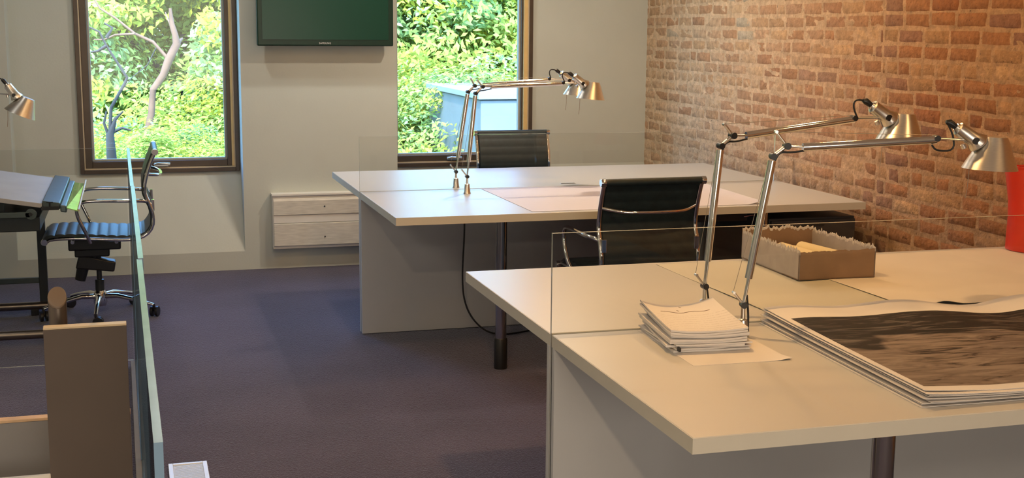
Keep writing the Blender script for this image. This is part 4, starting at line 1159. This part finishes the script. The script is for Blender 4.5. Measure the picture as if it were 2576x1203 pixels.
Mx = Matrix.Translation((mid.x, mid.y, 0)) @ Matrix.Rotation(math.atan2(dirv.y, dirv.x), 4, 'Z')
rail.box((-ln / 2, -.026, 0.0), (ln / 2, .026, .030), M=Mx)
tag(rail.build('floor_channel', mat('dark_channel', (0.16, 0.155, 0.15, 1), 0.7, 0.0, noise=0.05, nscale=10), None, bevel=.002), 'grey metal floor channel under the left glass partition', 'rail')

# upright boards and post near the camera on the left
b1 = thing('upright_board', 'brown upright board with cream edge standing in front on the left', 'board', (-.1285, 3.215, 0), math.radians(1))
MB().box((-.0955, -.014, 0), (.0955, .014, .852)).build('panel', M_brown, b1, bevel=.001)
MB().box((-.0955, -.014, .8523), (.0955, .014, .858)).build('edge_strip', M_line, b1, bevel=.001)
b2 = thing('low_panel', 'low pale grey panel with wood edge behind the brown board', 'panel', (-.75, 3.52, 0), math.radians(.4))
MB().box((-.75, -.014, 0), (.715, .014, .538)).build('panel', M_pale, b2, bevel=.001)
MB().box((-.75, -.016, .5383), (.715, .016, .546)).build('edge_strip', M_oak, b2, bevel=.001)
pb = thing('storage_box', 'bluish white storage box at the bottom left in front of the low panel', 'box', (-.56, 3.16, 0))
MB().box((-.30, -.19, 0), (.325, .175, .395)).build('body', M_ventm, pb, bevel=.006)
MB().box((-.31, -.20, .396), (.333, .182, .45)).build('lid', M_ventm, pb, bevel=.008)
ps = thing('steel_post', 'bronze tube post with slanted cap behind the brown board', 'post', (-.198, 3.36, 0))
mb = MB(); n = 32; r = .0225
ax = Vector((.012, 0, 1))
def slant(z, r_=r): return [Vector((r_ * math.cos(2 * PI * k / n) + .006 * 0, r_ * math.sin(2 * PI * k / n), z + r_ * math.sin(2 * PI * k / n) * .95 + (0))) for k in range(n)]
def flat(z): return [Vector((r * math.cos(2 * PI * k / n), r * math.sin(2 * PI * k / n), z)) for k in range(n)]
mb.rings([flat(0), flat(.5), slant(.895)], cap0=True, cap1=True).build('tube', M_tube, ps, smooth=40)
MB().rings([slant(.8955), slant(.900), slant(.901, r * .97)], cap0=True, cap1=True).build('cap', M_tubec, ps, smooth=40)
MB().lathe([(.027, 0), (.027, .006), (.024, .010)], 24, cap0=True, cap1=True).build('base_flange', M_tube, ps, smooth=40)

vt = thing('floor_vent', 'white slatted floor vent in the carpet at the bottom edge', 'vent', (.145, 4.47, 0))
mb = MB(); frame_w = .016
for a, b in (((-.068, -.17, 0), (-.068 + frame_w, .17, .008)), ((.068 - frame_w, -.17, 0), (.068, .17, .008)), ((-.052, -.17, 0), (.052, -.154, .008)), ((-.052, .154, 0), (.052, .17, .008))): mb.box(a, b)
mb.build('frame', M_ventm, vt, bevel=.001)
mb = MB()
for k in range(34):
    y = -.150 + k * .0091
    mb.box((-.0518, y, .0005), (.0518, y + .0042, .0060))
mb.build('slats', M_ventm, vt)
MB().box((-.0518, -.1535, .0), (.0518, .1535, .0004)).build('duct', M_hole, vt)

# ================================================================== DRAFTING TABLE
dr = thing('drafting_table', 'tilted drafting table with dark frame at the left edge, behind glass', 'drafting table', (-.45, 6.95, 0))
OX, OY = -.45, 6.95
def D(x, y, z): return Vector((x - OX, y - OY, z))
sl = -.168
def bz(x): return .736 + sl * (x + .42)
y0, y1 = 6.42, 7.50
def slabx(xa, xb, ya, yb, dz0, dz1):
    V = []
    for dz in (dz0, dz1):
        V += [D(xa, ya, bz(xa) + dz), D(xb, ya, bz(xb) + dz), D(xb, yb, bz(xb) + dz), D(xa, yb, bz(xa) + dz)]
    return V, [(0, 3, 2, 1), (4, 5, 6, 7), (0, 1, 5, 4), (1, 2, 6, 5), (2, 3, 7, 6), (3, 0, 4, 7)]
MB().add(*slabx(-1.55, -.425, y0, y1, -.022, 0)).build('board', M_tab, dr, bevel=.002)
rl_ = MB().add(*slabx(-.424, -.345, y0 + .01, y1 + .03, -.018, .012)).build('rule_head', M_dgreen, dr, bevel=.004)
MB().add(*slabx(-.344, -.315, y0 - .0, y1 - .05, -.030, .004)).build('rule_rail', mat('blue_grey_metal', (0.15, 0.20, 0.22, 1), 0.3, 0.5, noise=0.05, nscale=9), dr, bevel=.006)
V = [D(-.314, y0 - .02, .716), D(-.262, y0 - .02, .700), D(-.262, y1 - .13, .716), D(-.314, y1 - .12, .722)]
MB().add(V + [v + Vector((0, 0, -.004)) for v in V], [(0, 1, 2, 3), (7, 6, 5, 4), (0, 4, 5, 1), (1, 5, 6, 2), (2, 6, 7, 3), (3, 7, 4, 0)]).build('acrylic_strip', mat('lime_acrylic_solid', (0.42, 0.75, 0.22, 1), 0.12, noise=0.15, nscale=5, coat=0.5), dr)
MB().tube([D(-.262, y0 - .02, .702), D(-.257, y1 - .10, .728)], .006, 8).build('strip_edge', M_line, dr, smooth=60)
MB().box(D(-.430, y0 - .012, .705), D(-.350, y0 + .004, .722)).tube([D(-.39, y0 - .006, .722), D(-.39, y0 - .006, .742)], .004, 8).tube([D(-.405, y0 - .006, .742), D(-.375, y0 - .006, .742)], .003, 8).build('clamp', M_black, dr, bevel=.002)
MB().box(D(-1.5, y0 + .03, .600), D(-.440, y1 - .05, .668)).build('frame_box', M_dark, dr, bevel=.004)
for xx in (-1.15, -.62):
    for yy in (y0 + .10, y1 - .12):
        MB().box(D(xx - .02, yy - .012, .664), D(xx + .02, yy + .012, bz(xx) - .020)).build('tilt_bracket', M_dark, dr)
mb = MB().box(D(-1.2, y0 - .02, .672), D(-.475, y0 + .0, .700)).build('side_arm', M_dgreen, dr, bevel=.004)
MB().lathe([(.026, -.012), (.026, .012)], 24, Matrix.Translation(D(-.475, y0 - .008, .688)) @ Matrix.Rotation(PI / 2, 4, 'X'), cap0=True, cap1=True).build('pivot_disc', M_dgreen, dr, smooth=40, bevel=.002)
MB().lathe([(.009, -.02), (.009, .02)], 6, Matrix.Translation(D(-.475, y0 - .012, .690)) @ Matrix.Rotation(PI / 2, 4, 'X'), cap0=True, cap1=True).build('pivot_bolt', M_black, dr)
for xx, yy in ((-.500, 7.38), (-1.3, 7.38), (-1.3, 6.66), (-.95, 6.66)):
    MB().box(D(xx - .022, yy - .022, .05), D(xx + .022, yy + .022, .61)).build('leg_post', M_dark, dr, bevel=.003)
for yy, xe in ((6.66, -.34), (7.36, -.47)):
    MB().tube([D(-1.6, yy, .052), D(xe, yy, .052)], .0225, 18).build('foot_tube', M_tube, dr, smooth=50)
    for xx in (-1.45, xe - .08):
        MB().box(D(xx - .02, yy - .02, 0), D(xx + .02, yy + .02, .035)).build('foot_pad', M_black, dr, bevel=.003)
MB().box(D(-1.3, 7.37, .175), D(-.50, 7.40, .205)).build('cross_rail', M_dgreen, dr, bevel=.003)
desk_lamp('jointed silver desk lamp clamped to the drafting table, its tilted head at the left edge', (-1.14, 6.65), 0, JC, math.radians(-24), surf=bz(-1.14) + .001)

# ================================================================== CEILING DOWNLIGHTS (above the picture)
dl = None
for i, (x, y, e, c, r) in enumerate(DOWN):
    lab = 'round white ceiling downlight above ' + ['the left window sill', 'the television pier', 'the far right corner by the brick wall', 'the right end of the far desk', 'the cardboard box on the near desk', 'the landscape print', 'the left edge of the near desk', 'the carpet nearest the camera', 'the carpet left of the far desk', 'the drafting table', 'the left glass partition'][i]
    if dl is None:
        dl = thing('ceiling_downlight', lab, 'ceiling light', (x, y, CEIL), 0, 'ceiling downlights')
        MB().lathe([(.10, 0), (.10, -.012), (.078, -.026), (.072, -.002)], 28).build('trim_ring', M_ventm, dl, smooth=40)
    else:
        k = copy_tree(dl); k.location = (x, y, CEIL); k['label'] = lab

pn = None
for (x, y, sx, sy, e, c), lab in zip(FILL_PANELS, ('left of the drafting area', 'behind the camera', 'on the left nearest the camera')):
    q = thing('ceiling_fill_panel', 'flat rectangular fill light panel added on the ceiling ' + lab, 'ceiling light', (x, y, CEIL), 0, 'added ceiling fill panels')
    MB().box((-sx / 2 - .03, -sy / 2 - .03, -.05), (sx / 2 + .03, sy / 2 + .03, 0)).build('housing', M_ventm, q, bevel=.003)  # unseen housing added for the fill lamp
